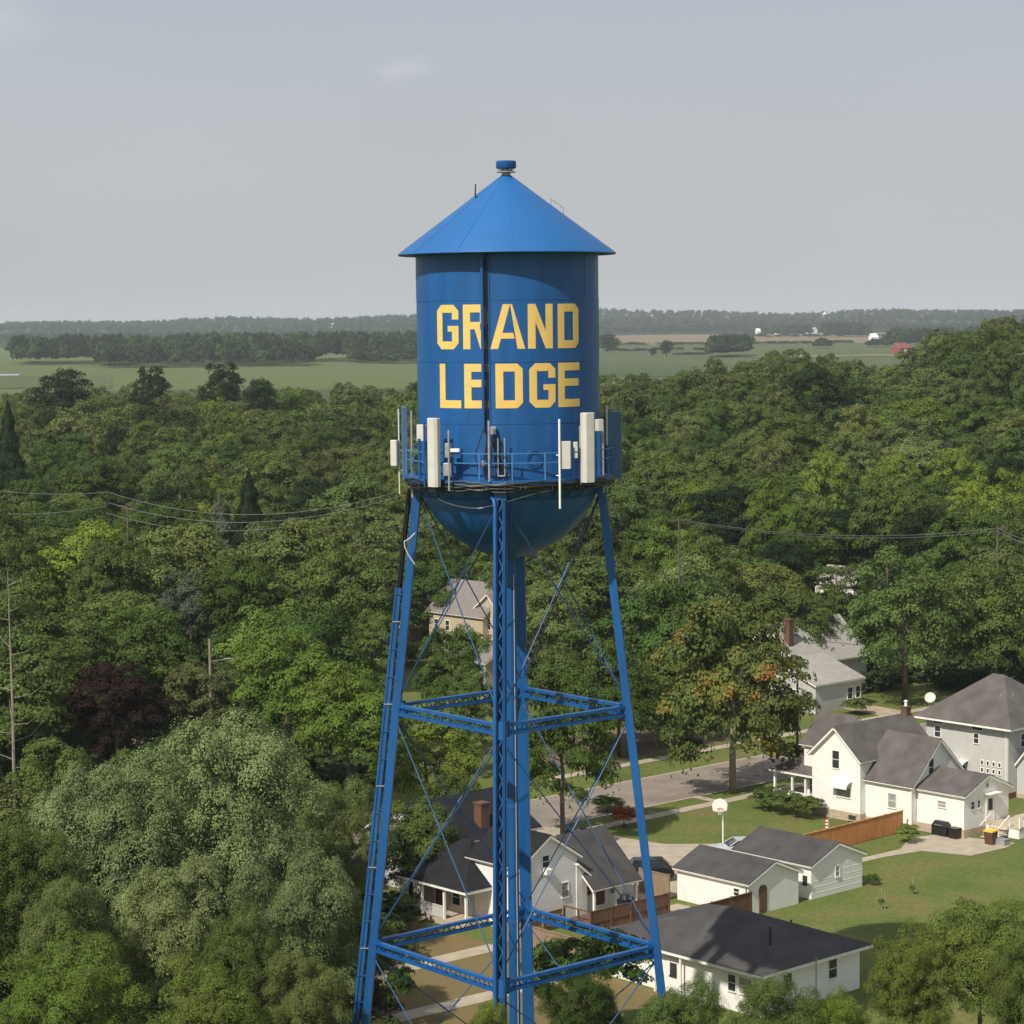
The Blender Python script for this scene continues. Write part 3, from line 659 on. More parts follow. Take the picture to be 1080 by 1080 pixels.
# foreground left
H(112, 795, 145, 200, 'sage', 'large sage green maple in the left foreground with a rounded top', NEAR, rzf=1.5)
H(242, 750, 150, 215, 'sage', 'tallest pale sage green maple in the left foreground, top catching the sun', NEAR, rzf=1.6)
H(18, 862, 136, 150, 'mid green', 'mid green tree cut by the left edge of the photo in the foreground', NEAR, rzf=1.4)
H(352, 822, 160, 110, 'grey green', 'greyish green tree filling the gap between the tallest maple and the left tower leg', NEAR, rzf=1.7)
H(315, 892, 135, 150, 'sage', 'sage green maple below and right of the tallest one, left of the tower foot', NEAR, rzf=1.5)
H(178, 905, 129, 150, 'sage', 'sage green maple low in the middle of the left foreground', NEAR, rzf=1.4)
H(72, 925, 124, 130, 'grey green', 'greyish green tree below the rounded sage maple, near the left edge', NEAR, rzf=1.3)
H(250, 960, 120, 110, 'mid green', 'mid green tree low between the sage maples and the yellow green top', NEAR, rzf=1.3)
H(75, 1000, 113, 170, 'fresh green', 'fresh green tree top rising at the bottom left corner', NEAR, rzf=1.1)
H(215, 1015, 112, 150, 'yellow green', 'yellow green tree top at the bottom edge left of the tower', NEAR, rzf=1.1)
H(318, 1010, 117, 108, 'grey green', 'grey green tree top at the bottom edge beside the left tower leg', NEAR, rzf=1.1)
H(492, 700, 214, 76, 'mid green', 'mid green tree just left of the riser below the beige house', rzf=1.5)
H(474, 808, 178, 76, 'mid green', 'mid green tree above the dark roof behind the cottage', rzf=1.5)
H(455, 850, 167, 66, 'mid green', 'mid green tree half covering the black porch roof of the cottage', rzf=1.5)
H(395, 700, 200, 80, 'deep green', 'deep green tree just left of the left tower leg, behind the bright maples', rzf=1.4)
H(375, 950, 140, 90, 'mid green', 'narrow green tree against the left tower leg near the ground', NEAR, rzf=1.4)
H(60, 770, 170, 110, 'mid green', 'mid green tree behind the sage maple at the left edge', rzf=1.2)
H(150, 780, 178, 110, 'deep green', 'deep green tree between the purple maple and the sage maples', rzf=1.2)
# below and beside the tower
H(517, 1054, 109, 78, 'fresh green', 'bright green tree top covering the foot of the front tower leg', NEAR)
H(422, 1016, 137, 34, 'deep green', 'small dark shrub beside the left tower leg on the dry lawn', SHRUB, name='shrub', cat='shrub', trunk=False)
H(590, 985, 133, 78, 'deep green', 'dark green shrub behind the right foot of the tower, nearest the riser', SHRUB, name='shrub', cat='shrub', trunk=False)
H(648, 975, 136, 84, 'deep green', 'dark green shrub against the white hip-roofed house and right tower leg', SHRUB, name='shrub', cat='shrub', trunk=False)
H(618, 1020, 123, 100, 'deep green', 'dark shrub below the right front strut of the tower', NEAR, name='shrub', cat='shrub', trunk=False)
H(725, 1040, 113, 110, 'mid green', 'green tree top at the bottom edge in front of the white hip-roofed house', NEAR)
H(815, 1034, 112, 110, 'mid green', 'middle green tree top below the grey hip roof at the bottom edge', NEAR)
H(888, 1046, 112, 90, 'fresh green', 'fresh green tree top at the bottom edge right of the hip-roofed house', NEAR)
H(960, 985, 119, 95, 'yellow green', 'yellow green young tree beside the lawn at the bottom right', NEAR)
H(1035, 945, 122, 150, 'yellow green', 'large yellow green maple at the bottom right corner of the lawn', NEAR)
H(1075, 985, 116, 90, 'mid green', 'green tree cut by the right edge at the bottom corner', NEAR)
# around the tower, middle distance
H(122, 692, 202, 124, 'purple', 'dark purple-leaved maple standing among green trees on the left', rzf=1.0)
H(300, 652, 196, 120, 'fresh green', 'bright green maple left of the tower behind the sage maples', rzf=1.2)
H(365, 692, 186, 120, 'fresh green', 'bright green tree touching the left tower leg', rzf=1.2)
H(215, 690, 226, 100, 'brown green', 'brownish green tree behind the utility pole on the left', rzf=1.1)
H(392, 640, 228, 78, 'mid green', 'mid green tree directly behind the left leg of the tower', rzf=1.2)
H(474, 648, 224, 80, 'deep green', 'dense narrow dark green tree in front of the beige house, seen between the tower legs', rzf=1.7)
H(448, 738, 196, 128, 'fresh green', 'bright green tree seen between left leg and riser below the beige house', rzf=1.2)
H(432, 838, 168, 118, 'mid green', 'green tree beside the black-roofed porch, behind the left tower leg', rzf=1.4)
H(592, 696, 188, 128, 'deep green', 'dark green street tree behind the riser with bare dark trunk by the white gable', rzf=1.5)
H(625, 655, 226, 110, 'mid green', 'mid green tree behind the right tower leg above the street', rzf=1.2)
H(652, 694, 224, 110, 'deep green', 'dense dark green tree on the far side of the street behind the right tower leg', rzf=1.4)
H(702, 676, 230, 96, 'mid green', 'mid green tree at the far pavement left of the turning maple', rzf=1.4)
H(508, 664, 262, 46, 'fresh green', 'small fresh green tree in front of the beige gable, just left of the riser', rzf=1.3)
H(570, 610, 250, 90, 'grey green', 'grey green tree just right of the riser under the bowl', rzf=1.2)
H(706, 596, 236, 150, 'deep green', 'big dark green tree across the street, right of the tower', rzf=1.3)
mp = H(772, 628, 206, 185, 'olive', 'large maple turning orange beside the street in front of the white house', rzf=1.35)
H(832, 610, 262, 100, 'mid green', 'green tree behind the turning maple left of the light grey roof', rzf=1.2)
H(955, 566, 252, 150, 'mid green', 'broad green willow-like tree behind the grey hip-roofed house', WISP, rzf=1.2)
H(1050, 580, 256, 140, 'mid green', 'broad green tree behind the grey hip-roofed house at the right edge', WISP, rzf=1.2)
H(892, 590, 300, 90, 'mid green', 'green tree over the light grey roofed house', rzf=1.2)
H(850, 492, 385, 165, 'deep green', 'broad deep green oak standing out in the middle of the right woods', rzf=1.0)
H(92, 546, 285, 140, 'lime green', 'bright lime green tree in the left woods', rzf=1.0)
H(290, 540, 305, 130, 'grey green', 'pale grey green poplar left of the bowl', WISP, rzf=1.2)
H(372, 524, 318, 130, 'grey green', 'pale grey green poplar close to the left of the bowl', WISP, rzf=1.2)
H(232, 520, 330, 60, 'blue green', 'pale blue spruce in front of the dark conifer, left woods', SPRUCE, name='spruce_tree')
H(190, 522, 322, 52, 'blue green', 'blue spruce left of the pale spruce in the left woods', SPRUCE, name='spruce_tree')
H(262, 498, 318, 58, 'dark green', 'dark spruce left of the pale poplars', SPRUCE, name='spruce_tree')
H(200, 596, 268, 82, 'blue green', 'bluish pine below the wires in the left woods', rzf=1.1)
H(8, 424, 430, 44, 'dark green', 'dark spruce at the left edge below the fields', SPRUCE, name='spruce_tree')
H(66, 388, 640, 66, 'dark green', 'broad dark tree standing up against the field at far left', meshes=ROUND)
H(158, 385, 660, 42, 'dark green', 'round dark tree standing up against the field, second from left', meshes=ROUND)
H(234, 381, 680, 46, 'dark green', 'round dark tree against the field, right of the other round one', meshes=ROUND)
H(276, 400, 640, 36, 'dark green', 'low dark tree just right of the round trees by the field', meshes=ROUND)
# lone trees out in the fields
H(703, 358, 2400, 14, 'dark green', 'taller lone tree in the green field right of the tank', group='lone trees in the fields', meshes=ROUND)
H(689, 366, 2450, 9, 'dark green', 'smaller lone tree in the green field right of the tank', group='lone trees in the fields', meshes=ROUND)
H(640, 351, 2760, 27, 'dark green', 'lone tree in the field touching the right side of the tank', meshes=ROUND)
# small ones in the town
H(658, 848, 193, 30, 'red', 'small orange red maple beside the pavement behind the right tower leg')
H(640, 838, 199, 40, 'deep green', 'small green tree at the street edge behind the right tower leg')
for i, (px, py, D, w) in enumerate(((809, 829, 199, 34), (829, 832, 197.5, 38), (850, 836, 195.5, 34))):
    H(px, py, D, w, 'mid green', ['green bush at the left end of the porch', 'middle green bush in front of the porch', 'green bush at the right end of the porch by the white wall'][i], SHRUB, name='bush', cat='bush', trunk=False, group='bushes in front of the porch')
H(958, 868, 186, 26, 'yellow green', 'round yellow green bush at the end of the orange fence', SHRUB, name='bush', cat='bush', trunk=False)
H(921, 921, 172, 14, 'deep green', 'small dark bush at the right corner of the rear garage', SHRUB, name='bush', cat='bush', trunk=False)
H(903, 735, 247, 30, 'mid green', 'low bush beside the light grey sided house', SHRUB, name='bush', cat='bush', trunk=False)
# the street maple is turning: patches of its crown are orange, the rest green
M['turning'] = leafmat('turning_foliage', 'turn')
mp.children[0].scale.z *= 1.12; mp.children[0].location.z -= .7
for c__ in mp.children:
    if c__.name.startswith('trunk'): c__.data = c__.data.copy(); c__.data.materials[0] = M['palebark']
me_ = mp.children[0].data.copy(); me_.materials.clear(); me_.materials.append(M['turning']); mp.children[0].data = me_
# random woodland, every tree its own object out to ~420 m, then one mass
CLEAR = [(425, 528, 600, 700, 284), (828, 906, 652, 745, 251), (0, 200, 665, 740, 200), (205, 240, 668, 760, 240), (880, 925, 600, 622, 330), (0, 24, 590, 800, 186), (640, 760, 740, 860, 222)]
def blocked(X, Y, ztop, rx, h):
    px, py = proj(X, Y, ztop); w = 1.25*rx*F/Y; pb = proj(X, Y, ztop-h*.9)[1]
    for x0, x1, y0, y1, D in CLEAR:
        if Y < D and px+w > x0+4 and px-w < x1-4 and py < y1 and pb > y0: return True
    return False
pts = [(x, y, r) for x, y, r in SPOT if y < 700]
cand = []
g = random.Random(11)
for _ in range(60000):
    Y = math.sqrt(g.uniform(150**2, 860**2)); u = g.uniform(-.245, .245); X = u*Y
    px = 540+u*F; d = math.hypot(X, Y)
    if px > 395 and Y < 236: continue
    if 740 < px and Y < 262: continue
    if px > 560 and Y < 250: continue
    lim = np.interp(u, [-.25, -.12, -.03, .05, .09, .13, .15, .17, .25], [790, 740, 760, 720, 790, 800, 700, 650, 760])
    if Y > lim: continue
    ed = sm(np.array(Y), 150, 300)
    rx = g.uniform(4.8, 9.4); h = g.uniform(12, 20)+(2 if g.random() < .1 else 0)
    if Y < 230: h = min(h, 17.0)
    sp = .90*rx
    if any((X-x)**2+(Y-y)**2 < (sp+.82*r)**2 for x, y, r in pts[-1400:]): continue
    zg = float(ground_z(X, Y))
    if blocked(X, Y, zg+h, rx, h): continue
    # keep the houses behind open: nothing tall in the line to the street
    pts.append((X, Y, rx)); cand.append((Y, X, rx, h, zg))
cand.sort()
NAMES = ['mid green', 'fresh green', 'dark green', 'olive', 'deep green', 'grey green', 'mid green', 'deep green', 'brown green', 'yellow green', 'lime green']
WTS = [22, 13, 12, 8, 18, 10, 11, 9, 1.5, .3, .5]
near_c = [c for c in cand][:262]; far_c = [c for c in cand][262:]
LAB = {}
def where(px, Y):
    s = 'at the far left edge' if px < 90 else 'in the left woods' if px < 290 else 'close left of the tank' if px < 445 else 'behind the tower legs' if px < 640 else 'close right of the tank' if px < 760 else 'in the right woods' if px < 960 else 'at the far right edge'
    d = 'in the nearest rows' if Y < 215 else 'in the near rows' if Y < 260 else 'in the middle rows' if Y < 310 else 'in the back rows' if Y < 360 else 'in the farthest rows'
    return s, d
for i, (Y, X, rx, h, zg) in enumerate(near_c):
    col = g.choices(NAMES, WTS)[0]; px = 540+X/Y*F; s, d = where(px, Y)
    size = 'broad' if rx > 7.2 else 'narrow' if rx < 5.6 else 'medium'; tall = 'tall' if h > 17.5 else 'low' if h < 15 else ''
    lab = ' '.join(('%s %s %s broadleaf tree %s %s' % (tall, size, col, s, d)).split())
    conif = g.random() < .015
    if conif: lab = ' '.join(('%s %s dark spruce %s %s' % (tall, size, s, d)).split())
    make_tree('spruce_tree' if conif else 'broadleaf_tree', X, Y, zg+h, rx*(.62 if conif else 1), h*(.5 if conif else g.uniform(.40, .48)), 'dark green' if conif else col,
              SPRUCE if conif else (WISP if g.random() < .15 else MID), True, lab, 'tree', 'woodland trees '+s)
print('TREES near', len(near_c), 'far', len(far_c), 'reach', near_c[-1][0])
# the far part of the wood: one mass, instanced
def lib(name, me, m):
    me2 = me.copy(); me2.materials.clear(); me2.materials.append(m); o = bpy.data.objects.new(name, me2); return o
def mass(name, P_, S_, T_, m, label, meshes):
    cl = bpy.data.collections.new(name+'_sources')
    for i, me in enumerate(meshes): cl.objects.link(lib('%s_source_%d' % (name, i), me, m))
    me = bpy.data.meshes.new(name); me.from_pydata([tuple(p) for p in P_], [], [])
    a = me.attributes.new('sc', 'FLOAT_VECTOR', 'POINT'); a.data.foreach_set('vector', np.array(S_, np.float32).ravel())
    a = me.attributes.new('rz', 'FLOAT', 'POINT'); a.data.foreach_set('value', np.array(T_, np.float32))
    o = bpy.data.objects.new(name, me); COL.objects.link(o); tag(o, label, None, None, 'stuff')
    ng = bpy.data.node_groups.new(name+'_scatter', 'GeometryNodeTree')
    ng.interface.new_socket('Geometry', in_out='INPUT', socket_type='NodeSocketGeometry'); ng.interface.new_socket('Geometry', in_out='OUTPUT', socket_type='NodeSocketGeometry')
    gi, go = ng.nodes.new('NodeGroupInput'), ng.nodes.new('NodeGroupOutput')
    ip = ng.nodes.new('GeometryNodeInstanceOnPoints'); ci = ng.nodes.new('GeometryNodeCollectionInfo'); ci.inputs['Collection'].default_value = cl
    ci.inputs['Separate Children'].default_value = True; ip.inputs['Pick Instance'].default_value = True
    ri = ng.nodes.new('FunctionNodeRandomValue'); ri.data_type = 'INT'; ri.inputs[4].default_value = 0; ri.inputs[5].default_value = len(meshes)-1
    na = ng.nodes.new('GeometryNodeInputNamedAttribute'); na.data_type = 'FLOAT_VECTOR'; na.inputs['Name'].default_value = 'sc'
    nb = ng.nodes.new('GeometryNodeInputNamedAttribute'); nb.data_type = 'FLOAT'; nb.inputs['Name'].default_value = 'rz'
    cx = ng.nodes.new('ShaderNodeCombineXYZ'); L = ng.links.new
    L(gi.outputs[0], ip.inputs['Points']); L(ci.outputs[0], ip.inputs['Instance']); L(ri.outputs[2], ip.inputs['Instance Index'])
    L(na.outputs[0], ip.inputs['Scale']); L(nb.outputs[0], cx.inputs[2]); L(cx.outputs[0], ip.inputs['Rotation']); L(ip.outputs[0], go.inputs[0])
    md = o.modifiers.new('scatter', 'NODES'); md.node_group = ng
    return o
M['leafmass'] = leafmat('woodland_foliage', 'rand', [LC['mid green'], LC['deep green'], LC['grey green'], LC['olive'], LC['dark green'], LC['fresh green'], LC['mid green'], LC['brown green'], LC['deep green'], LC['olive']], vary=.3)
M['leaffar'] = leafmat('distant_foliage', 'rand', [LC['dark green'], LC['deep green'], (.032, .05, .018), LC['dark green'], (.04, .056, .02)], vary=.2)
FARM = [crown_mesh('crown_far_%d' % i, 8000, .033, (1, 1, .95), 600+i, 22+4*i, base=-.6, lobe_r=(.20, .34)) for i in range(5)]
Pp, Ss, Tt = [], [], []
for Y, X, rx, h, zg in far_c:
    rz = h*g.uniform(.38, .5); Pp.append((X, Y, zg+h-rz)); Ss.append((rx, rx, rz)); Tt.append(g.uniform(0, 6.28))
mass('woodland', Pp, Ss, Tt, M['leafmass'], 'far part of the green woodland between town and fields', FARM)
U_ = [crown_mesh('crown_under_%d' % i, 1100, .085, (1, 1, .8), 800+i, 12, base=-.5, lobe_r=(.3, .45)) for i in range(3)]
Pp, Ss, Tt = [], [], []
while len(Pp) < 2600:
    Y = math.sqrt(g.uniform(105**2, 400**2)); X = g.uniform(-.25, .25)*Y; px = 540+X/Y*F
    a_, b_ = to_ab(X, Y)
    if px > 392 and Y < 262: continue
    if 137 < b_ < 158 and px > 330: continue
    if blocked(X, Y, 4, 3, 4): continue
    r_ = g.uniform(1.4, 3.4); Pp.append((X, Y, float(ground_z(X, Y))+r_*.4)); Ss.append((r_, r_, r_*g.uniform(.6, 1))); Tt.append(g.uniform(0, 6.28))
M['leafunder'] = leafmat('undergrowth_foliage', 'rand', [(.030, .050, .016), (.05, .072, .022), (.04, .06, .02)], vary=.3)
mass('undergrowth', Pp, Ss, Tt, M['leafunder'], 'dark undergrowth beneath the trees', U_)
# very far woods: bands between and behind the fields
TINY = [crown_mesh('crown_tiny_%d' % i, 500, .15, (1, 1, .9), 700+i, 12, base=-.6, lobe_r=(.3, .45)) for i in range(4)]
Pp, Ss, Tt = [], [], []
def band(px0, px1, d0, d1, n, h0=15, h1=24, seed=1):
    q = random.Random(seed)
    for _ in range(n):
        d = q.uniform(d0, d1); px = q.uniform(px0, px1)+6*math.sin(d*.01); X = (px-540)/F*d; h = q.uniform(h0, h1); r = q.uniform(5, 9)
        z = float(ground_z(X, d)); Pp.append((X, d, z+h-h*.5)); Ss.append((r, r, h*.5)); Tt.append(q.uniform(0, 6))
band(22, 445, 2330, 2560, 520, 20, 32, 1); band(105, 330, 2120, 2340, 260, 16, 26, 2); band(380, 445, 2200, 2350, 60, 10, 18, 3)
band(620, 960, 5250, 5600, 520, 14, 24, 4); band(808, 850, 4500, 4700, 60, 16, 24, 5); band(872, 912, 4300, 4500, 70, 20, 32, 6)
band(757, 792, 2350, 2500, 70, 16, 24, 7); band(924, 946, 3000, 3060, 22, 8, 12, 8); band(866, 880, 2900, 2950, 12, 10, 15, 9); band(942, 1120, 2700, 3300, 160, 16, 26, 14)
band(-40, 450, 4200, 5600, 1100, 12, 22, 10); band(940, 1120, 4500, 5600, 300, 12, 22, 15); band(-40, 1120, 5800, 7900, 3000, 14, 26, 11); band(716, 742, 2550, 2570, 26, 2, 3, 12)
band(620, 900, 3400, 3415, 90, 3, 6, 23); band(640, 790, 2850, 2862, 26, 2, 5, 24); band(760, 930, 4350, 4380, 60, 5, 12, 25)
mass('distant_woods', Pp, Ss, Tt, M['leaffar'], 'hazy dark woods beyond the farm fields on the horizon', TINY)
# ------------------------------------------------------------------ buildings
def house(name, a, b, label, cat='house', group=None):
    x, y = ab(a, b); return empty(name, (x, y, 0), TH, label, cat, group)
def gable(par, a0, a1, b0, b1, ez, rz, axis, wm='white', rm='shingle', oh=.35, z0=0, ridge=None, wall=True, roof=True, found=None, oh2=None):
    """a building block in the house's own frame; axis = direction of the ridge; local x = a, y = b"""
    W = Rf = None; oh2 = oh if oh2 is None else oh2
    if wall:
        m = MB()
        if axis == 'b':
            r = ridge if ridge is not None else (a0+a1)/2
            sec = [(a0, z0), (a1, z0), (a1, ez), (r, rz), (a0, ez)]; vs = [(p, b0, z) for p, z in sec]+[(p, b1, z) for p, z in sec]
        else:
            r = ridge if ridge is not None else (b0+b1)/2
            sec = [(b0, z0), (b1, z0), (b1, ez), (r, rz), (b0, ez)]; vs = [(a0, p, z) for p, z in sec]+[(a1, p, z) for p, z in sec]
        m.add(vs, [(0, 1, 2, 3, 4), (9, 8, 7, 6, 5)]+[(i, i+5, (i+1) % 5+5, (i+1) % 5) for i in range(5)])
        W = m.build('wall', wm, par)
        if found: 
            MB().box(a0-.03, a1+.03, b0-.03, b1+.03, 0, found).build('foundation', 'block', par)
    if roof:
        lo, hi = (a0, a1) if axis == 'b' else (b0, b1); p0, p1 = (b0-oh2, b1+oh2) if axis == 'b' else (a0-oh2, a1+oh2)
        r = ridge if ridge is not None else (lo+hi)/2
        def q(e, s, th):
            k = (rz-ez)/abs(r-e); x = e+s*oh; z = ez-k*oh
            if axis == 'b': return [(x, p0, z+th), (x, p1, z+th), (r, p1, rz+th), (r, p0, rz+th)]
            return [(p0, x, z+th), (p1, x, z+th), (p1, r, rz+th), (p0, r, rz+th)]
        m = MB(); t = MB()
        for e, s in ((lo, -1), (hi, 1)):
            if abs(r-e) < .05: continue
            m.slab(q(e, s, .20), .07)
            Q = q(e, s, .128); t.slab(Q, .15)
        Rf = m.build('roof', rm, par); t.build('fascia', 'plainwhite', par)
    return W, Rf
def hip(par, a0, a1, b0, b1, ez, rz, oh=.5, rm='shingle', ridge='b', inset=None, wall=None, z0=0):
    if wall: MB().box(a0, a1, b0, b1, z0, ez).build('wall', wall, par)
    x0, x1, y0, y1 = a0-oh, a1+oh, b0-oh, b1+oh
    if ridge == 'b': i = inset if inset is not None else (x1-x0)/2; R0, R1 = ((x0+x1)/2, y0+i), ((x0+x1)/2, y1-i)
    else: i = inset if inset is not None else (y1-y0)/2; R0, R1 = (x0+i, (y0+y1)/2), (x1-i, (y0+y1)/2)
    e = ez
    def mk(dz, g_):
        X0, X1, Y0, Y1 = x0-g_, x1+g_, y0-g_, y1+g_
        vs = [(X0, Y0, e+dz), (X1, Y0, e+dz), (X1, Y1, e+dz), (X0, Y1, e+dz), (*R0, rz+dz), (*R1, rz+dz)]
        if ridge == 'b': fs = [(0, 1, 4), (1, 2, 5, 4), (2, 3, 5), (3, 0, 4, 5)]
        else: fs = [(0, 1, 5, 4), (1, 2, 5), (2, 3, 4, 5), (3, 0, 4)]
        return vs, fs+[(3, 2, 1, 0)]
    vs, fs = mk(.07, .03); MB().add(vs, fs).build('roof', rm, par)
    MB().box(x0, x1, y0, y1, e-.13, e+.066).build('fascia', 'plainwhite', par)
def win(par, face, at, u, z, w, h, pane='glass', frame='plainwhite', name='window', t=.05, bars=True):
    """face 'a': on a wall whose a is constant (looking towards -a); 'b' likewise. u = centre along the wall"""
    def bx(m, u0, u1, z0, z1, d0, d1):
        if face == 'a': m.box(at-d1, at-d0, u0, u1, z0, z1)
        else: m.box(u0, u1, at-d1, at-d0, z0, z1)
    f = MB(); e = .07
    bx(f, u-w/2-e, u-w/2, z-h/2-e, z+h/2+e, -.02, t); bx(f, u+w/2, u+w/2+e, z-h/2-e, z+h/2+e, -.02, t)
    bx(f, u-w/2, u+w/2, z+h/2, z+h/2+e, -.02, t); bx(f, u-w/2-.04, u+w/2+.04, z-h/2-e, z-h/2, -.02, t+.04)
    if bars: bx(f, u-w/2, u+w/2, z-.02, z+.02, -.02, t-.015)
    o = f.build(name, frame, par); p = MB(); bx(p, u-w/2, u+w/2, z-h/2, z+h/2, -.02, .012); p.build('pane', pane, o); return o
def door(par, face, at, u, z0, w=.9, h=2.05, m='plainwhite', glass=False):
    def bx(b_, u0, u1, z0_, z1_, d0, d1):
        if face == 'a': b_.box(at-d1, at-d0, u0, u1, z0_, z1_)
        else: b_.box(u0, u1, at-d1, at-d0, z0_, z1_)
    b_ = MB(); bx(b_, u-w/2, u+w/2, z0, z0+h, -.02, .045); o = b_.build('door', m, par)
    f = MB(); bx(f, u-w/2-.1, u-w/2, z0, z0+h+.1, -.02, .06); bx(f, u+w/2, u+w/2+.1, z0, z0+h+.1, -.02, .06); bx(f, u-w/2, u+w/2, z0+h, z0+h+.1, -.02, .06); f.build('frame', 'plainwhite', o)
    k = MB(); bx(k, u+w/2-.14, u+w/2-.08, z0+.95, z0+1.05, .045, .1); k.build('handle', 'steel', o)
    if glass: p = MB(); bx(p, u-w/2+.15, u+w/2-.15, z0+.9, z0+h-.2, .045, .055); p.build('pane', 'glass', o)
    return o
def chimney(par, x, y, z0, z1, w=.6, m='brick', pot=True):
    c = MB(); c.box(x-w/2, x+w/2, y-w/2, y+w/2, z0, z1); c.box(x-w/2-.06, x+w/2+.06, y-w/2-.06, y+w/2+.06, z1, z1+.12); o = c.build('chimney', m, par)
    if pot: MB().lathe([(.14, z1+.12), (.12, z1+.5), (.2, z1+.52), (.05, z1+.66)], 12, x, y).build('cap', 'plainwhite', o)
    return o
def awning(par, face, at, u, z, w, d=.75, h=.45, m='plainwhite'):
    b_ = MB(); n = 4; vs = []
    for i in range(n+1):
        t = i/n; dd = d*math.sin(t*math.pi/2); zz = z+h*math.cos(t*math.pi/2)
        for uu in (u-w/2, u+w/2):
            for o_ in (0, .03): vs.append((at-dd, uu, zz-o_) if face == 'a' else (uu, at-dd, zz-o_))
    fs = []
    for i in range(n):
        o_ = i*4; p_ = o_+4; fs += [(o_, o_+2, p_+2, p_), (o_+1, p_+1, p_+3, o_+3)]
    b_.add(vs, fs); e = (at-d, u-w/2, z-.12)
    if face == 'a': b_.box(at-d-.02, at-d+.01, u-w/2, u+w/2, z-.14, z+.01)
    else: b_.box(u-w/2, u+w/2, at-d-.02, at-d+.01, z-.14, z+.01)
    return b_.build('awning', m, par)
# --- white two-storey farmhouse (origin a=150.6, b=119.8)
hw = house('farmhouse', 150.6, 119.8, 'white two-storey gabled farmhouse with grey shingle roofs and hipped porch on the right')
gable(hw, 0, 9.4, 4.8, 10.0, 5.3, 7.65, 'a', found=.75)                       # front gable block
gable(hw, .7, 7.6, 0, 5.0, 3.75, 7.05, 'b', ridge=4.1, found=.5)                 # cross wing
gable(hw, 2.9, 7.9, 9.8, 13.4, 5.3, 7.5, 'b')                                  # back left wing
gable(hw, 1.3, 7.2, -4.8, -.05, 3.45, 4.7, 'b', found=.7, oh=.3)               # rear addition
win(hw, 'a', 0, 7.4, 5.0, .72, 1.45); win(hw, 'a', 0, 6.6, 2.35, 1.5, .8, pane='screen', bars=False); awning(hw, 'a', 0, 6.6, 2.9, 1.9)
win(hw, 'a', -.03, 5.6, .35, .8, .4, frame='block', bars=False)
win(hw, 'a', .7, 2.0, 2.2, .8, 1.15, pane='screen')
win(hw, 'b', 0, 3.2, 4.9, .62, 1.35); win(hw, 'b', 0, 2.6, 2.4, 1.7, .55, bars=False); awning(hw, 'b', 0, 2.6, 2.6, 2.3, .8)
win(hw, 'a', 1.3, -2.6, 2.5, .8, .5, pane='screen'); win(hw, 'b', -4.8, 2.4, 2.55, .4, .6); win(hw, 'b', -4.8, 3.2, 2.55, .3, .6); win(hw, 'b', -4.8, 4.3, 3.95, .35, .3, pane='screen', bars=False)
door(hw, 'b', -4.8, 4.7, .95, glass=True)
m = MB(); m.box(3.9, 5.5, -5.5, -4.8, 3.25, 3.32); m.build('door_hood', 'plainwhite', hw)
chimney(hw, 9.2, 7.4, 7.0, 8.3, .62)
# porch on the left front
hip(hw, 1.9, 6.5, 10.0, 16.0, 2.75, 3.75, oh=.3, ridge='b', inset=1.6)
m = MB(); m.box(1.9, 6.5, 10.05, 16.0, .0, .55); pf = m.build('porch_floor', 'block', hw)
for (x, y) in ((1.95, 15.9), (1.95, 13.9), (1.95, 12.4), (1.95, 10.3), (4.2, 15.9), (6.4, 15.9)):
    MB().box(x-.09, x+.09, y-.09, y+.09, .55, 2.64).build('porch_post', 'plainwhite', hw)
m = MB(); m.box(1.87, 2.03, 10.1, 15.9, 1.0, 1.1); m.box(1.92, 1.98, 10.1, 15.9, .55, .97); m.build('porch_rail', 'plainwhite', hw)
win(hw, 'a', 2.9, 12.3, 1.7, .9, 1.2); door(hw, 'a', 2.9, 10.9, .55)
# downspout pieces
m = MB(); m.tube([(.62, -.02, .4), (.62, -.02, 3.4)], .05, 6); m.tube([(.62, -.02, .4), (.0, -.5, .15)], .05, 6); m.build('downspout', 'plainwhite', hw)
# --- deck with steps behind the addition
dk = house('deck', 152.2, 114.2, 'pale raised wooden deck with white rails and steps behind the white farmhouse', 'deck')
MB().box(2.4, 9.5, -2.6, .75, .80, .92).build('platform', 'deckwood', dk)
m = MB(); m.box(2.45, 9.4, -2.55, -2.45, .05, .78); m.box(2.42, 2.52, -2.5, .7, .05, .78); m.build('skirt', 'plainwhite', dk)
m = MB(); m.box(2.42, 9.4, -2.62, -2.56, 1.75, 1.85)
for x in (2.45, 4.8, 7.1, 9.3): m.box(x-.05, x+.05, -2.66, -2.54, .92, 1.8)
m.box(3.0, 9.3, -2.59, -2.56, .95, 1.72); m.build('railing', 'plainwhite', dk)
m = MB()
for i in range(4): m.box(.9+.38*i, 1.35+.38*i, -1.6, .1, .08+.2*i, .14+.2*i)
st = m.build('steps', 'deckwood', dk)
m = MB(); m.beam((.9, -1.65, 1.0), (2.4, -1.65, 1.85), .08, .08); m.beam((.95, -1.65, 0), (.95, -1.65, 1.0), .08, .08); m.beam((2.4, -1.65, .8), (2.4, -1.65, 1.85), .08, .08); m.beam((.9, .12, 1.0), (2.4, .12, 1.85), .06, .06); m.build('handrail', 'plainwhite', st)
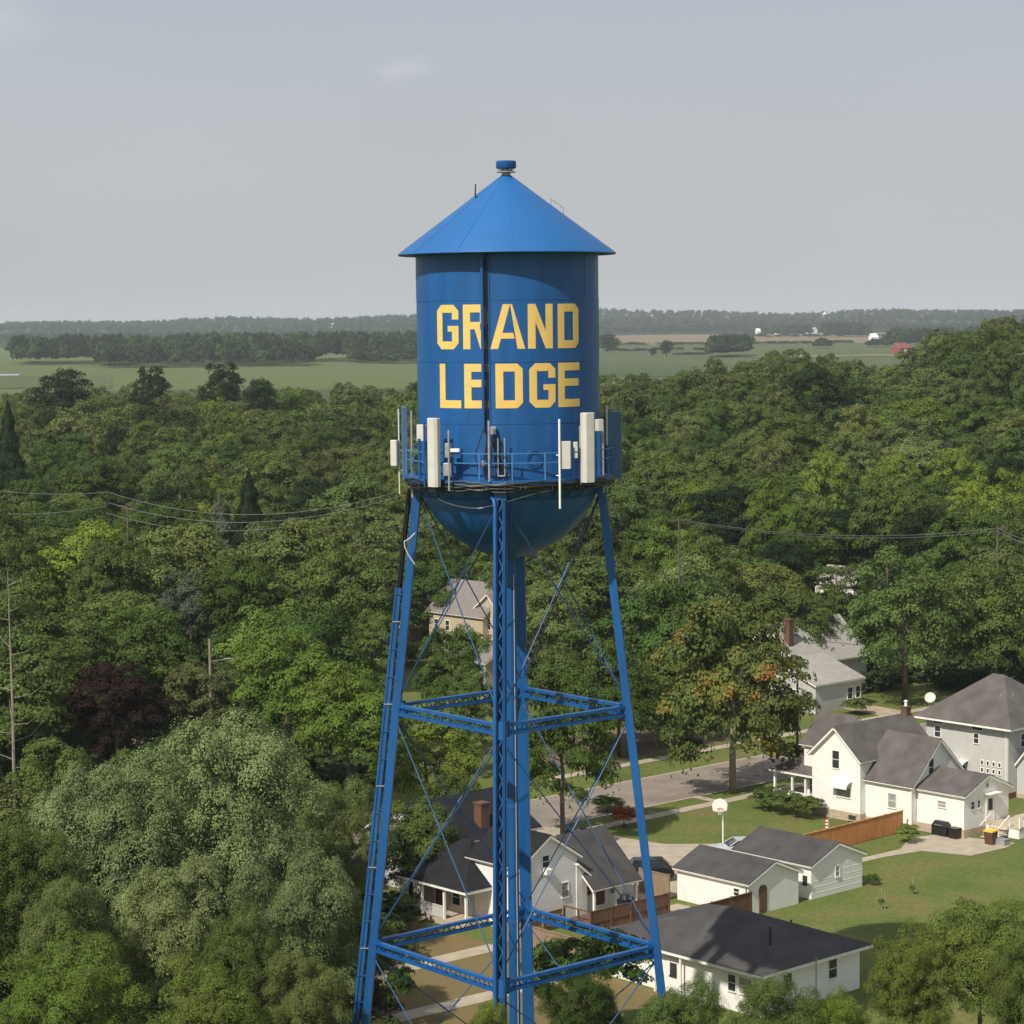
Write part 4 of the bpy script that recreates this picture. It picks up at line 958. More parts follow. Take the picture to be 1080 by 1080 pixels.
# --- right grey two-storey house
hr = house('hip_roofed_house', 167.2, 121.9, 'pale grey two-storey house with wide grey hip roof at the right edge')
hip(hr, 0, 9.2, 0, 8.9, 6.2, 9.9, oh=.75, ridge='b', inset=4.6, wall='greywall')
MB().box(-.03, 9.23, -.03, 8.93, 0, .5).build('foundation', 'brick', hr)
gable(hr, 1.2, 7.0, -5.2, -.04, 2.9, 4.3, 'a', wm='greywall', rm='shingle', ridge=-1.2, oh=.3, found=.4)
win(hr, 'a', 0, 7.6, 5.0, .62, .95); win(hr, 'a', 0, 7.6, 5.9, 1.0, .3, bars=False); win(hr, 'a', 0, 3.4, 4.9, .5, .85); win(hr, 'a', 0, 3.3, 5.8, 1.1, .28, bars=False)
for i in range(4):
    for z in (2.2, 2.85): win(hr, 'a', 0, .9+.62*i, z, .22, .34, bars=False)
awning(hr, 'a', 0, 5.2, 2.3, 1.9, .9, .5); win(hr, 'a', 0, 5.2, 2.0, 1.3, .6)
win(hr, 'b', 0, 2.2, 4.9, .8, 1.1); win(hr, 'b', 0, 6.2, 4.9, .8, 1.1)
m = MB(); m.tube([(-.05, .2, .3), (-.05, .2, 6.1)], .05, 6); m.build('downspout', 'plainwhite', hr)
for (x, y) in ((2.4, 2.6), (3.2, 1.9)): MB().tube([(x, y, 7.6), (x, y, 8.6)], .06, 8).build('vent_pipe', 'steel', hr)
# --- garages
ga = house('garage', 121.3, 110.4, 'lower white garage with charcoal roof and small arched brown door, nearer the hip-roofed house', 'garage', 'white garages')
gable(ga, 0, 5.3, 0, 6.9, 2.3, 3.4, 'b', rm='shingledark', oh=.3, oh2=.25)
win(ga, 'a', 0, 1.1, 1.55, .5, .5); 
m = MB(); m.box(1.1, 1.9, -.06, .02, .05, 1.75); m.add([(1.1, -.06, 1.75), (1.9, -.06, 1.75), (1.7, -.06, 1.98), (1.3, -.06, 1.98), (1.1, .02, 1.75), (1.9, .02, 1.75), (1.7, .02, 1.98), (1.3, .02, 1.98)], [(0, 1, 2, 3), (4, 7, 6, 5), (0, 3, 7, 4), (1, 5, 6, 2), (3, 2, 6, 7)]); m.build('door', 'brownwood', ga)
m = MB(); m.tube([(-.08, .15, 0), (-.08, .15, 2.2)], .045, 6); m.build('downspout', 'steel', ga)
gb = house('garage', 128.1, 110.5, 'higher white garage with charcoal roof and one small gable window, farther from the camera', 'garage', 'white garages')
gable(gb, 0, 5.7, 0, 7.3, 2.45, 3.6, 'b', rm='shingledark', oh=.3, oh2=.25)
win(gb, 'b', 0, 2.9, 1.6, .42, .75, pane='screen'); door(gb, 'a', 0, .55, .02, .75, 1.85, glass=True)
m = MB()
for z in (.35, .8, 1.25, 1.7, 2.15, 2.6): m.box(-.02, 5.72, -.012, .01, z, z+.03)
m.build('siding_batten', 'plainwhite', gb)
# --- ranch house bottom right of the tower
hn = house('ranch_house', 103.9, 93.6, 'single-storey white house with large charcoal hip roof, nearest right of the tower')
hip(hn, 0, 9.2, 0, 13.2, 2.72, 4.75, oh=.6, ridge='b', inset=7.0, rm='shingledark', wall='white')
win(hn, 'b', 0, 6.6, 1.75, .75, 1.15); win(hn, 'a', 0, 2.3, 1.7, .6, 1.0); win(hn, 'a', 0, 1.2, 1.7, 1.0, 1.0, pane='screen'); win(hn, 'b', 0, 2.4, 1.7, .75, 1.1)
MB().box(-.55, .0, 6.0, 8.6, 2.59, 2.72).build('porch_roof', 'plainwhite', hn)
for y in (6.2, 8.4): MB().box(-.5, -.38, y-.06, y+.06, 0, 2.58).build('porch_post', 'plainwhite', hn)
door(hn, 'a', 0, 7.2, .1, glass=True); win(hn, 'a', 0, 10.6, 1.7, 1.0, .9)
for (x, y, z, h) in ((3.0, 1.9, 3.7, 1.2), (1.6, 7.8, 3.3, .5), (8.0, 4.6, 3.4, .5)): MB().tube([(x, y, z-.4), (x, y, z+h-.2)], .065, 8).build('vent_pipe', 'black', hn)
m = MB(); m.tube([(4.2, -.75, 0), (4.2, -.75, 3.0)], .045, 6); m.build('service_mast', 'steel', hn)
# --- cottage right behind the tower
hm = house('cottage', 106.7, 118.2, 'white cottage with gable, black-roofed porch and brown deck, seen between riser and right leg')
gable(hm, 0, 5.5, 0, 5, 4.55, 6.3, 'b', rm='shingleblack', oh=.3)
gable(hm, 5.4, 6.4, -.05, 4, 3.1, 3.9, 'b', rm='shingledark', ridge=5.4, oh=.25)
gable(hm, 6.2, 10.5, .55, 6.0, 2.7, 5.3, 'a', rm='shingledark', oh=.3, ridge=2.6)
gable(hm, 6.2, 10.5, -.95, 6.0, 2.2, 5.3, 'a', rm='shingledark', oh=.25, ridge=2.6, wall=False)
hip(hm, -2.1, 4.2, 3.1, 10.0, 2.7, 5.3, oh=.35, ridge='b', rm='shingleblack', inset=3.4)
MB().box(-.3, 4.0, 4.6, 9.7, 0, 2.6).build('wall', 'greywall', hm)
for (x, y) in ((-2.1, 3.1), (-2.1, 5.4), (-2.1, 7.8), (-2.1, 9.9), (0, 3.1)): MB().box(x-.08, x+.08, y-.08, y+.08, 0, 2.6).build('porch_post', 'plainwhite', hm)
m = MB(); m.box(-2.2, 4.2, 3.0, 9.9, 0, .4); m.build('porch_floor', 'block', hm)
m = MB(); m.box(-2.15, -2.05, 5.4, 9.8, 1.2, 1.28); m.box(-2.13, -2.07, 5.4, 9.8, .45, 1.18); m.build('porch_rail', 'greywall', hm)
for x in (6.3, 8.4, 10.4): MB().box(x-.08, x+.08, -.95, -.79, .2, 2.35).build('porch_post', 'plainwhite', hm)
win(hm, 'b', 0, 2.5, 4.6, .6, .8); win(hm, 'b', 0, 4.3, 2.3, .6, 1.0, pane='screen'); door(hm, 'b', .55, 8.2, .5, m='brownwood'); win(hm, 'b', .55, 9.6, 1.6, .7, 1.0); win(hm, 'b', .55, 7.0, 1.7, .6, .7)
m = MB(); m.box(2.2, 2.8, -.45, 0, 3.75, 4.1); m.build('window_air_conditioner', 'plainwhite', hm)
for (x, y) in ((7.6, 3.2), (8.9, 2.9)): m = MB(); m.box(x-.15, x+.15, y-.15, y+.15, 5.0, 5.55); m.build('roof_vent', 'black', hm)
win(hm, 'a', -.3, 6.2, 1.5, .8, 1.1); door(hm, 'a', -.3, 8.0, .4, m='brownwood')
dk2 = house('deck', 110.2, 114.9, 'brown stained deck with slatted rail in front of the cottage', 'deck')
MB().box(0, 7.8, 0, 2.3, .5, .6).build('platform', 'brownwood', dk2)
MB().box(.02, 7.78, -.03, .0, .02, .58).build('skirt', 'brownwood', dk2)
m = MB(); m.box(0, 7.8, -.1, 0, 1.42, 1.5); m.box(.02, 7.78, -.08, -.04, .62, 1.40)
for x in (0.05, 2.0, 3.9, 5.8, 7.7): m.box(x-.06, x+.06, -.12, .0, 0, 1.5)
m.box(-.05, .05, 0, 2.6, 1.42, 1.5)
for y in (1.1, 2.5): m.box(-.05, .05, y-.05, y+.05, 0, 1.45)
m.build('railing', 'brownwood', dk2)
t = empty('barbecue_grill', (*ab(114.9, 116.2), .6), TH, 'black covered barbecue on the brown deck of the cottage', 'grill')
MB().box(-.5, .5, -.3, .3, .1, .75).build('body', 'black', t); MB().lathe([(.01, 1.1), (.3, 1.05), (.42, .76), (.01, .76)], 14).build('lid', 'black', t); MB().box(-.02, .02, -.5, -.44, .8, .86).build('handle', 'steel', t)
# --- house behind the cottage with brick chimney
hb = house('house', 109.0, 129.2, 'pale house with big dark roof and brick chimney, seen left of the riser')
gable(hb, 0, 9.5, 0, 8.6, 3.9, 6.2, 'a', wm='greywall', rm='shingleblack', oh=.3)
win(hb, 'b', 0, 1.6, 3.0, .8, .9); win(hb, 'b', 0, 6.5, 3.0, .8, .9); door(hb, 'b', 0, 4.2, .2)
c_ = chimney(hb, 4.9, 1.0, 3.8, 6.2, .8, pot=False)
# --- light grey house across the street (behind)
hg = house('house', 189.2, 162.6, 'light grey house with pale shingles and tall brick chimney behind the turning maple')
gable(hg, 0, 7.5, 0, 6.5, 3.0, 5.0, 'a', wm='greywall', rm='shinglelight', oh=.35, ridge=5.6)
gable(hg, 3.5, 15, 5.5, 14, 4.4, 8.2, 'a', wm='greywall', rm='shinglelight', oh=.4)
chimney(hg, 4.3, 7.5, 4, 8.9, .75, pot=False); win(hg, 'b', 0, 5.6, 1.6, .8, 1.2); win(hg, 'b', 0, 6.9, 1.6, .7, 1.2); win(hg, 'a', 0, 3.1, 1.7, .8, 1.1); door(hg, 'a', 0, 5.0, .1)
# --- beige house, seen under the bowl
he = house('house', 186.4, 209.5, 'beige gabled house with grey brown roof seen under the bowl, left of the riser')
gable(he, 0, 9, 3.0, 13, 6.2, 9.6, 'b', wm='beige', rm='shingletan', oh=.35, ridge=4.0)
gable(he, 1.0, 9, -.5, 7.5, 5.4, 8.8, 'a', wm='beige', rm='shingletan', oh=.35, ridge=3.0)
win(he, 'a', 0, 9.5, 4.6, .7, 1.2); win(he, 'a', 0, 11.6, 4.6, .7, 1.2); win(he, 'a', 0, 10.5, 1.8, .9, 1.3); win(he, 'a', 1.0, 3.0, 5.2, .7, 1.3); win(he, 'a', 1.0, 5.6, 2.2, .8, 1.3); win(he, 'b', 0, 5.5, 2.2, .9, 1.3); door(he, 'a', 1.0, 1.2, .2)
he2 = house('house', 184.5, 226.5, 'pale orange gabled house with low grey roof beside the left tower leg')
gable(he2, 1, 8, 0, 5.4, 5.8, 8.6, 'a', wm='beige', rm='shingletan', oh=.35); gable(he2, -3, 1.05, -.5, 6.5, 2.8, 4.2, 'b', wm='greywall', rm='shinglelight', oh=.3, ridge=1.0)
win(he2, 'a', 1, 1.4, 5.0, .7, 1.4); win(he2, 'a', 1, 4.0, 5.0, .7, 1.4); win(he2, 'a', -3, 3, 1.5, .9, 1.0); door(he2, 'a', -3, 5.2, .1); chimney(he2, .95, 2.7, 2.5, 9.2, .7, pot=False)
# small houses half hidden in the woods
def far_house(px, py, D, w, d, ez, rz, wm, rm, label, name='house', z=0, ang=TH, cat='house'):
    p = at_depth(px, py, D); zg = float(ground_z(p.x, p.y)); e = empty(name, (p.x, p.y, zg), ang, label, cat)
    gable(e, 0, w, 0, d, ez, rz, 'b', wm=wm, rm=rm, oh=.3); win(e, 'a', 0, d*.3, ez*.55, 1, 1.2); win(e, 'a', 0, d*.7, ez*.55, 1, 1.2); door(e, 'b', 0, w*.5, .1); return e
far_house(900, 622, 330, 6, 7, 3.5, 5.6, 'white', 'shinglelight', 'white house with bright roof half hidden in trees above the light grey house')
far_house(990, 482, 470, 5, 6, 6.5, 9.6, 'white', 'shinglelight', 'white house glimpsed through the right woods near the pole')
far_house(512, 720, 258, 6, 7, 4.2, 6, 'beige', 'shingletan', 'small tan shed roof showing just left of the riser', 'shed', cat='shed')
# --- farm buildings on the horizon
def barn(px, py, D, w, d, ez, rz, wm, rm, label, ang=.3, cat='barn', name='barn'):
    p = at_depth(px, py, D); zg = float(ground_z(p.x, p.y)); e = empty(name, (p.x, p.y, zg), ang, label, cat)
    gable(e, -w/2, w/2, 0, d, ez, rz, 'a', wm=wm, rm=rm, oh=.5)
    dr = MB(); dr.box(-1.8, 1.8, -.15, .02, 0, ez*.8); dr.build('door', 'greywall', e); return e
M['bright'] = mat('white_metal_sheet', (.80, .80, .78), .4, .03, .3)
barn(955, 374, 2500, 16, 14, 6, 11, 'barnred', 'barnred', 'red barn with grey lean-to at the edge of the right woods', .6)
barn(923, 365, 3500, 10, 12, 8, 13, 'bright', 'bright', 'bright white barn standing in the right fields')
barn(967, 348, 5200, 26, 14, 5, 7.5, 'bright', 'bright', 'long white farm shed on the horizon at right', 0)
barn(800, 349, 5100, 9, 9, 8, 13, 'bright', 'bright', 'small white farmhouse on the tan field edge', .2)
barn(825, 347, 4950, 20, 14, 8, 12, 'bright', 'shinglelight', 'leftmost white farm building in the horizon farmstead', .4)
barn(838, 346, 5000, 14, 14, 8, 13, 'bright', 'shinglelight', 'middle white farm building in the horizon farmstead', .1)
barn(858, 347, 5000, 20, 14, 10, 15, 'bright', 'shinglelight', 'largest white farm building in the horizon farmstead', .5)
barn(876, 345, 5100, 34, 14, 6, 8, 'bright', 'bright', 'low white sheds beneath the distant water tower', .1)
barn(297, 356, 2800, 22, 26, 12, 17, 'bright', 'bright', 'white building among the dark woods left of the tank', .7)
barn(345, 338, 6500, 40, 20, 10, 14, 'bright', 'bright', 'tiny white building on the far ridge left of the tank', .2)
p = at_depth(870, 336, 6800); dt = empty('water_tower', (p.x, p.y, float(ground_z(p.x, p.y))), 0, 'tiny white distant water tower on the horizon at right', 'water tower')
zt = p.z-dt.location.z
MB().lathe([(.5, zt+2), (5, zt+6), (7, zt+11), (6, zt+15), (.5, zt+18)], 16).build('tank', 'bright', dt, smooth=True); MB().tube([(0, 0, 0), (0, 0, zt+3)], 1.6, 10).build('column', 'bright', dt)
# ------------------------------------------------------------------ fences
def fence(name, pts, h, m, label, post='post', gap=2.2, capm=None):
    """board fence in town coordinates: posts, two rails and upright boards"""
    e = house(name, pts[0][0], pts[0][1], label, 'fence'); o = pts[0]; bd = MB(); rl = MB(); 
    for (a0, b0), (a1, b1) in zip(pts, pts[1:]):
        p, q = Vector((a0-o[0], b0-o[1], 0)), Vector((a1-o[0], b1-o[1], 0)); d = (q-p).normalized(); L_ = (q-p).length; nn = Vector((-d.y, d.x, 0)); n = max(1, int(L_/.165))
        for i in range(n):
            c = p+d*(L_*(i+.5)/n); hh = h+((i*7) % 3-1)*.012
            bd.beam(c+Vector((0, 0, .06)), c+Vector((0, 0, hh)), L_/n-.018, .022, side=d)
        for z in (.4, h-.35): rl.beam(p-nn*.05+Vector((0, 0, z)), q-nn*.05+Vector((0, 0, z)), .05, .09, side=nn)
        rl.beam(p+Vector((0, 0, h+.03)), q+Vector((0, 0, h+.03)), .12, .04, side=nn)
        k = max(1, round(L_/gap))
        for i in range(k+1):
            c = p+d*(L_*i/k)-nn*.06; pm = MB(); pm.beam(c, c+Vector((0, 0, h+.08)), .11, .11, side=d); pm.build('post', m, e)
    bd.build('boards', m, e); rl.build('rail', m, e); return e
fence('fence', [(150.4, 120.0), (137.2, 119.7)], 1.75, 'cedar', 'orange cedar board fence running from the farmhouse to the garages')
fence('fence', [(121.1, 109.9), (104.6, 109.4)], 1.85, 'brownwood', 'dark brown board fence behind the single-storey house')
fence('fence', [(104.0, 109.4), (104.0, 117.0)], 1.75, 'tanwood', 'tan weathered board fence seen through the tower legs')
fence('fence', [(120.7, 117.6), (120.7, 120.6)], 1.8, 'tanwood', 'short tan board fence beside the black car')
fence('fence', [(104.2, 117.2), (110.0, 117.4)], 1.3, 'tanwood', 'low tan fence below the cottage gable')
# ------------------------------------------------------------------ vehicles
def car(label, a, b, rot, paint, suv=False):
    x, y = ab(a, b); e = empty('car', (x, y, .016), TH+rot, label, 'car')
    h = 1.62 if suv else 1.38; L_ = 4.7; w = .92
    st = [(-2.35, .35, .62, .72), (-2.25, .28, .82, .86), (-1.6, .26, .90, .91), (-.7, .25, .96, .92), (.4, .25, .98, .92), (1.4, .25, 1.0, .92), (2.1, .28, .98, .88), (2.35, .38, .85, .76)]
    def loft(sec):
        m_ = MB()
        for xx, z0, z1, ww in sec:
            m_.v += [(xx, -ww*.92, z0), (xx, -ww, (z0+z1)/2), (xx, -ww*.93, z1), (xx, 0, z1+.03), (xx, ww*.93, z1), (xx, ww, (z0+z1)/2), (xx, ww*.92, z0)]
        n = len(sec)
        for i in range(n-1):
            for j in range(7): m_.f.append((i*7+j, i*7+(j+1) % 7, (i+1)*7+(j+1) % 7, (i+1)*7+j))
        m_.f.append(tuple(range(7))); m_.f.append(tuple((n-1)*7+j for j in reversed(range(7)))); return m_
    loft(st).build('body', paint, e, smooth=True)
    k = 2.2 if suv else 1.5
    loft([(-1.25, .9, .93, .80), (-.55, .9, h-.06, .74), (.3, .9, h-.02, .75), (k-.6, .9, h-.05, .74), (k, .92, 1.0, .78)]).build('window', 'glass', e, smooth=True)
    m_ = MB(); m_.slab([(-.5, -.62, h+.015), (k-.65, -.62, h+.0), (k-.65, .62, h+.0), (-.5, .62, h+.015)], .06)
    for s in (-1, 1):
        for (x0, z0_, x1, z1_) in ((-1.2, .98, -.5, h-.02), (.35, .98, .3, h-.02), (k, 1.0, k-.62, h-.04)): m_.beam((x0, s*.80, z0_), (x1, s*.70, z1_), .07, .05)
    m_.build('roof', paint, e)
    for xx in (-1.45, 1.4):
        for s in (-1, 1):
            w_ = MB(); w_.tube([(xx, s*.78, .33), (xx, s*.94, .33)], .33, 20); o = w_.build('wheel', 'rubber', e); r_ = MB(); r_.tube([(xx, s*.90, .33), (xx, s*.955, .33)], .2, 12); r_.build('rim', 'steel', o)
    for s in (-1, 1):
        MB().box(-2.36, -2.28, s*.62-.15, s*.62+.15, .62, .74).build('headlight', 'plainwhite', e); MB().box(2.28, 2.37, s*.66-.12, s*.66+.12, .72, .88).build('tail_light', 'red', e)
car('black car parked between the cottage and the white garages', 123.6, 123.2, R(-38), 'carblack', True)
car('silver car parked behind the white garages under the basketball hoop', 134.8, 123.4, R(-30), 'carsilver')
# ------------------------------------------------------------------ street furniture and yard things
x, y = ab(137.0, 127.4)
bh = empty('basketball_hoop', (x, y, 0), 0, 'white basketball hoop with rounded board on a pole by the driveway', 'basketball hoop')
MB().tube([(0, 0, 0), (0, 0, 2.6), (-.25, -.35, 3.1)], .06, 10).build('pole', 'plainwhite', bh)
m = MB(); pr = [(-.55, 0), (-.62, .5), (-.42, .85), (0, .98), (.42, .85), (.62, .5), (.55, 0), (.3, -.08), (-.3, -.08)]
m.add([(-.28+u, -.42, 2.75+v_) for u, v_ in pr]+[(-.28+u, -.37, 2.75+v_) for u, v_ in pr], [tuple(range(9)), tuple(range(17, 8, -1))]+[(i, i+9, (i+1) % 9+9, (i+1) % 9) for i in range(9)]); m.build('backboard', 'plainwhite', bh)
rm_ = MB(); rm_.tube([(-.28+.23*math.cos(t*.4488), -.68+.23*math.sin(t*.4488), 2.95) for t in range(15)], .02, 6, cap=False); rm_.build('rim', 'red', bh)
nt_ = MB()
for t in range(10):
    c_, s_ = math.cos(t*.628), math.sin(t*.628); c2, s2 = math.cos(t*.628+.3), math.sin(t*.628+.3); nt_.tube([(-.28+.23*c_, -.68+.23*s_, 2.95), (-.28+.13*c2, -.68+.13*s2, 2.5)], .012, 4)
nt_.build('net', 'plainwhite', bh)
sd = empty('satellite_dish', (*(lambda p: (p.x, p.y))(at_depth(981, 738, 236)), 0), 0, 'white round satellite dish on the lawn beyond the farmhouse', 'satellite dish')
zz = at_depth(981, 736, 236).z
MB().tube([(0, 0, 0), (0, 0, zz)], .06, 8).build('pole', 'steel', sd)
dm = MB(); dm.lathe([(.02, 0), (.25, .02), (.5, .09), (.66, .18), (.64, .20), (.48, .12), (.02, .03)], 24); d_ = dm.build('dish', 'antenna', sd, smooth=True); d_.scale = (.85, .85, .85); d_.location = (0, -.1, zz); d_.rotation_euler = (R(58), 0, R(-20))
MB().tube([(0, -.15, zz), (-.1, -.6, zz+.25)], .02, 6).build('arm', 'steel', sd)
for (a, b, lab, nm) in ((151.6, 117.0, 'black covered barbecue on the patio by the rear addition', 'barbecue_grill'),):
    e = house(nm, a, b, lab, 'grill')
    MB().box(-.35, .35, -.75, .75, .12, .85).build('body', 'black', e); m = MB()
    vs = [(-.35, -.75, .85), (.35, -.75, .85), (.35, .75, .85), (-.35, .75, .85), (-.15, -.6, 1.2), (.15, -.6, 1.2), (.15, .6, 1.2), (-.15, .6, 1.2)]
    m.add(vs, [(4, 5, 6, 7), (0, 1, 5, 4), (1, 2, 6, 5), (2, 3, 7, 6), (3, 0, 4, 7), (3, 2, 1, 0)]); m.build('lid', 'black', e); MB().box(-.42, -.38, -.4, .4, .9, .94).build('handle', 'steel', e)
    for y_ in (-.65, .65): MB().tube([(-.3, y_, .12), (.3, y_, .12)], .11, 10).build('wheel', 'rubber', e)
e = house('storage_box', 151.5, 115.6, 'black lidded box beside the covered barbecue', 'box'); MB().box(-.3, .3, -.4, .4, 0, .8).build('body', 'black', e); MB().box(-.34, .34, -.44, .44, .8, .88).build('lid', 'black', e)
e = house('rubbish_bin', 151.8, 112.3, 'brown wheeled bin with yellow lid at the foot of the deck steps', 'bin')
m = MB(); m.add([(-.3, -.35, .05), (.3, -.35, .05), (.3, .35, .05), (-.3, .35, .05), (-.38, -.42, 1.05), (.38, -.42, 1.05), (.38, .42, 1.05), (-.38, .42, 1.05)], [(0, 3, 2, 1), (4, 5, 6, 7), (0, 1, 5, 4), (1, 2, 6, 5), (2, 3, 7, 6), (3, 0, 4, 7)]); m.build('body', 'brownbin', e)
m = MB(); m.slab([(-.42, -.46, 1.14), (.42, -.46, 1.2), (.42, .46, 1.2), (-.42, .46, 1.14)], .1); m.build('lid', 'yellowlid', e); MB().tube([(.35, -.4, .12), (.35, .4, .12)], .12, 10).build('wheel', 'rubber', e)
e = house('crate', 152.3, 111.6, 'low grey crate beside the brown bin', 'crate'); m = MB(); m.box(-.35, .35, -.5, .5, 0, .06); m.box(-.35, -.3, -.5, .5, .06, .45); m.box(.3, .35, -.5, .5, .06, .45); m.box(-.3, .3, -.5, -.45, .06, .45); m.box(-.3, .3, .45, .5, .06, .45); m.build('body', 'steel', e); MB().box(-.37, .37, -.52, .52, .452, .5).build('lid', 'steel', e)
p = at_depth(874, 875, 184.0)
fp = empty('flagpole', (p.x, p.y, 0), 0, 'thin flagpole with small red and white striped flag behind the orange fence', 'flagpole')
MB().tube([(0, 0, 0), (0, 0, 3.4)], .04, 8).build('pole', 'steel', fp)
fm = MB(); fr = MB()
for i in range(7):
    (fr if i % 2 == 0 else fm).box(-.26, -.04, -.02-.001*i, .02, 1.55+.13*i, 1.68+.13*i)
fl = fm.build('flag', 'plainwhite', fp); fr.build('stripes', 'red', fl)
# young saplings and stakes on the lawn
for i, (a, b, h) in enumerate(((129.5, 105.2, 1.6), (134.5, 106.4, 1.3), (127.0, 98.4, 1.7))):
    x, y = ab(a, b); e = empty('sapling', (x, y, 0), i*1.1, ['thin staked sapling on the lawn near the rear garage', 'tiny sapling in the middle of the lawn', 'staked sapling on the lawn above the yellow green maple'][i], 'sapling')
    t = bpy.data.objects.new('crown', SHRUB[i]); COL.objects.link(t); t.parent = e; t.location = (0, 0, h*.35); t.scale = (.24, .24, .3); t.color = (*LC['grey green'], 1)
    MB().tube([(0, 0, 0), (.03, 0, h)], [.03, .012], 6).build('stem', 'palebark', e); MB().tube([(.25, 0, 0), (.25, 0, h*.8)], .025, 6).build('stake', 'palebark', e)
# ------------------------------------------------------------------ poles and wires
def pole(px, py, D, label, arm=None, lamp=False, trans=False, h=None, m='pole', r=.15, grp='utility poles'):
    p = at_depth(px, py, D); zg = float(ground_z(p.x, p.y)); e = empty('utility_pole', (p.x, p.y, zg), .35, label, 'utility pole', grp); H_ = p.z-zg
    MB().tube([(0, 0, 0), (0, 0, H_)], [r*1.15, r*.8], 10).build('pole', m, e)
    if arm:
        for z in arm: MB().box(-1.2, 1.2, -.06, .06, H_-z-.07, H_-z+.07).build('crossarm', m, e)
    if lamp:
        a_ = MB(); a_.tube([(0, 0, H_-2.2), (1.4, 0, H_-2.0)], .04, 6); a_.tube([(1.4, 0, H_-2.0), (2.0, 0, H_-2.02)], .1, 8); a_.build('lamp_arm', 'steel', e)
    if trans: t_ = MB(); t_.lathe([(.01, H_-2.6), (.32, H_-2.6), (.32, H_-1.6), (.01, H_-1.5)], 14, .45, 0); t_.build('transformer', 'antenna', e)
    return Vector((p.x, p.y, p.z))
pole(221, 674, 224, 'pale utility pole with lamp arm left of the tower behind the sage maples', lamp=True)
pole(134, 531, 300, 'short utility pole under the wires in the left woods', arm=(.3,), m='bark')
pole(1003, 388, 640, 'utility pole with crossarm against the right hill woods', arm=(.8,))
pole(1010, 461, 520, 'utility pole with white transformer in the right woods', trans=True, r=.18)
pole(882, 605, 318, 'pole at left of the big willow-like tree')
pole(830, 620, 262, 'thin pole behind the turning maple, above the brick chimney')
pole(841, 692, 214, 'dark pole in front of the light grey roofed house', r=.11, m='bark')
pole(1052, 555, 266, 'utility pole topping out above the willow-like trees at the right edge', arm=(.25,), m='bark')
pole(716, 546, 243, 'utility pole carrying the wires, just right of the right tower leg', arm=(.25,), m='bark', r=.12)
def wire(name, ends, sag, r, label, m='wiregrey', n=18):
    r *= .72
    e = MB()
    for (p, q) in ends:
        e.tube([Vector(p).lerp(Vector(q), i/n)-Vector((0, 0, sag*4*(i/n)*(1-i/n))) for i in range(n+1)], r, 5)
    return tag(e.build(name, m), label, 'wire', 'overhead wires')
wire('overhead_wire', [(P(716, 548, 243), P(1052, 557, 266)), (P(716, 549.5, 243.1), P(1052, 560, 266))], 1.25, .05, 'double overhead wire sagging across the woods right of the bowl')
wire('overhead_wire', [(P(1052, 557, 266), P(1100, 574, 235)), (P(1052, 560, 266), P(1100, 579, 235))], .2, .05, 'short pair of wires at the right edge')
wire('overhead_wire', [(P(-20, 515, 330), P(114, 519, 300))], .5, .05, 'top wire at the left edge of the woods')
wire('overhead_wire', [(P(-20, 541, 318), P(112, 534, 300))], .5, .05, 'lowest wire at the left edge of the woods')
wire('overhead_wire', [(P(114, 519, 300), P(425, 517, 262))], 2.8, .05, 'upper wire crossing the left woods towards the bowl')
wire('overhead_wire', [(P(114, 530, 300), P(425, 522, 262))], 2.8, .05, 'middle wire crossing the left woods towards the bowl')
wire('overhead_wire', [(P(112, 541, 300), P(300, 556, 275))], 1.2, .05, 'lower wire crossing the left woods')
# bare tree at the left edge
def bare(px, py, D, label, lean=0):
    p = at_depth(px, py, D); e = empty('bare_tree', (p.x, p.y, 0), 0, label, 'tree'); H_ = p.z; gg = random.Random(9); m = MB()
    m.tube([(0, 0, 0), (.1, 0, H_*.5), (lean, 0, H_)], [.17, .11, .02], 8); m.build('trunk', 'pole', e); b_ = MB()
    for i in range(22):
        z = H_*(.3+.68*i/22); a = i*2.4; l = (1-z/H_)*3.5+1.0; c_, s_ = math.cos(a), math.sin(a)
        b_.tube([(lean*z/H_, 0, z), (lean*z/H_+c_*l*.6, s_*l*.6, z+.25), (lean*z/H_+c_*l, s_*l, z+.7*l*.5)], [.035, .022, .01], 5)
    b_.build('branches', 'pole', e)
bare(8, 602, 186, 'bare pale dead tree at the left edge above the foreground')
# ------------------------------------------------------------------ haze, light, sky
hm_, nt, b = newmat('haze_air'); nt.nodes.remove(b); pv = N(nt, 'ShaderNodeVolumePrincipled')
pv.inputs['Color'].default_value = (.78, .85, .95, 1); pv.inputs['Density'].default_value = .000062; pv.inputs['Anisotropy'].default_value = 0
nt.links.new(pv.outputs[0], nt.nodes['Material Output'].inputs['Volume'])
hz = MB().box(-9000, 9000, -400, 14000, -2, 110); hz = hz.build('haze', hm_); tag(hz, kind='stuff')
SUN_EL, SUN_AZ = R(45.5), R(-143.5)        # behind the camera, to the left: direction (sin, cos) of azimuth clockwise from +Y
sd_ = Vector((math.sin(SUN_AZ)*math.cos(SUN_EL), math.cos(SUN_AZ)*math.cos(SUN_EL), math.sin(SUN_EL)))
L = bpy.data.lights.new('sun', 'SUN'); L.energy = 5.0; L.angle = R(.55); L.color = (1, .945, .85)
lo = bpy.data.objects.new('sun', L); COL.objects.link(lo); lo.rotation_euler = sd_.to_track_quat('Z', 'Y').to_euler()
w = bpy.data.worlds.new('World'); sc.world = w; w.use_nodes = True; nt = w.node_tree; bg = nt.nodes['Background']
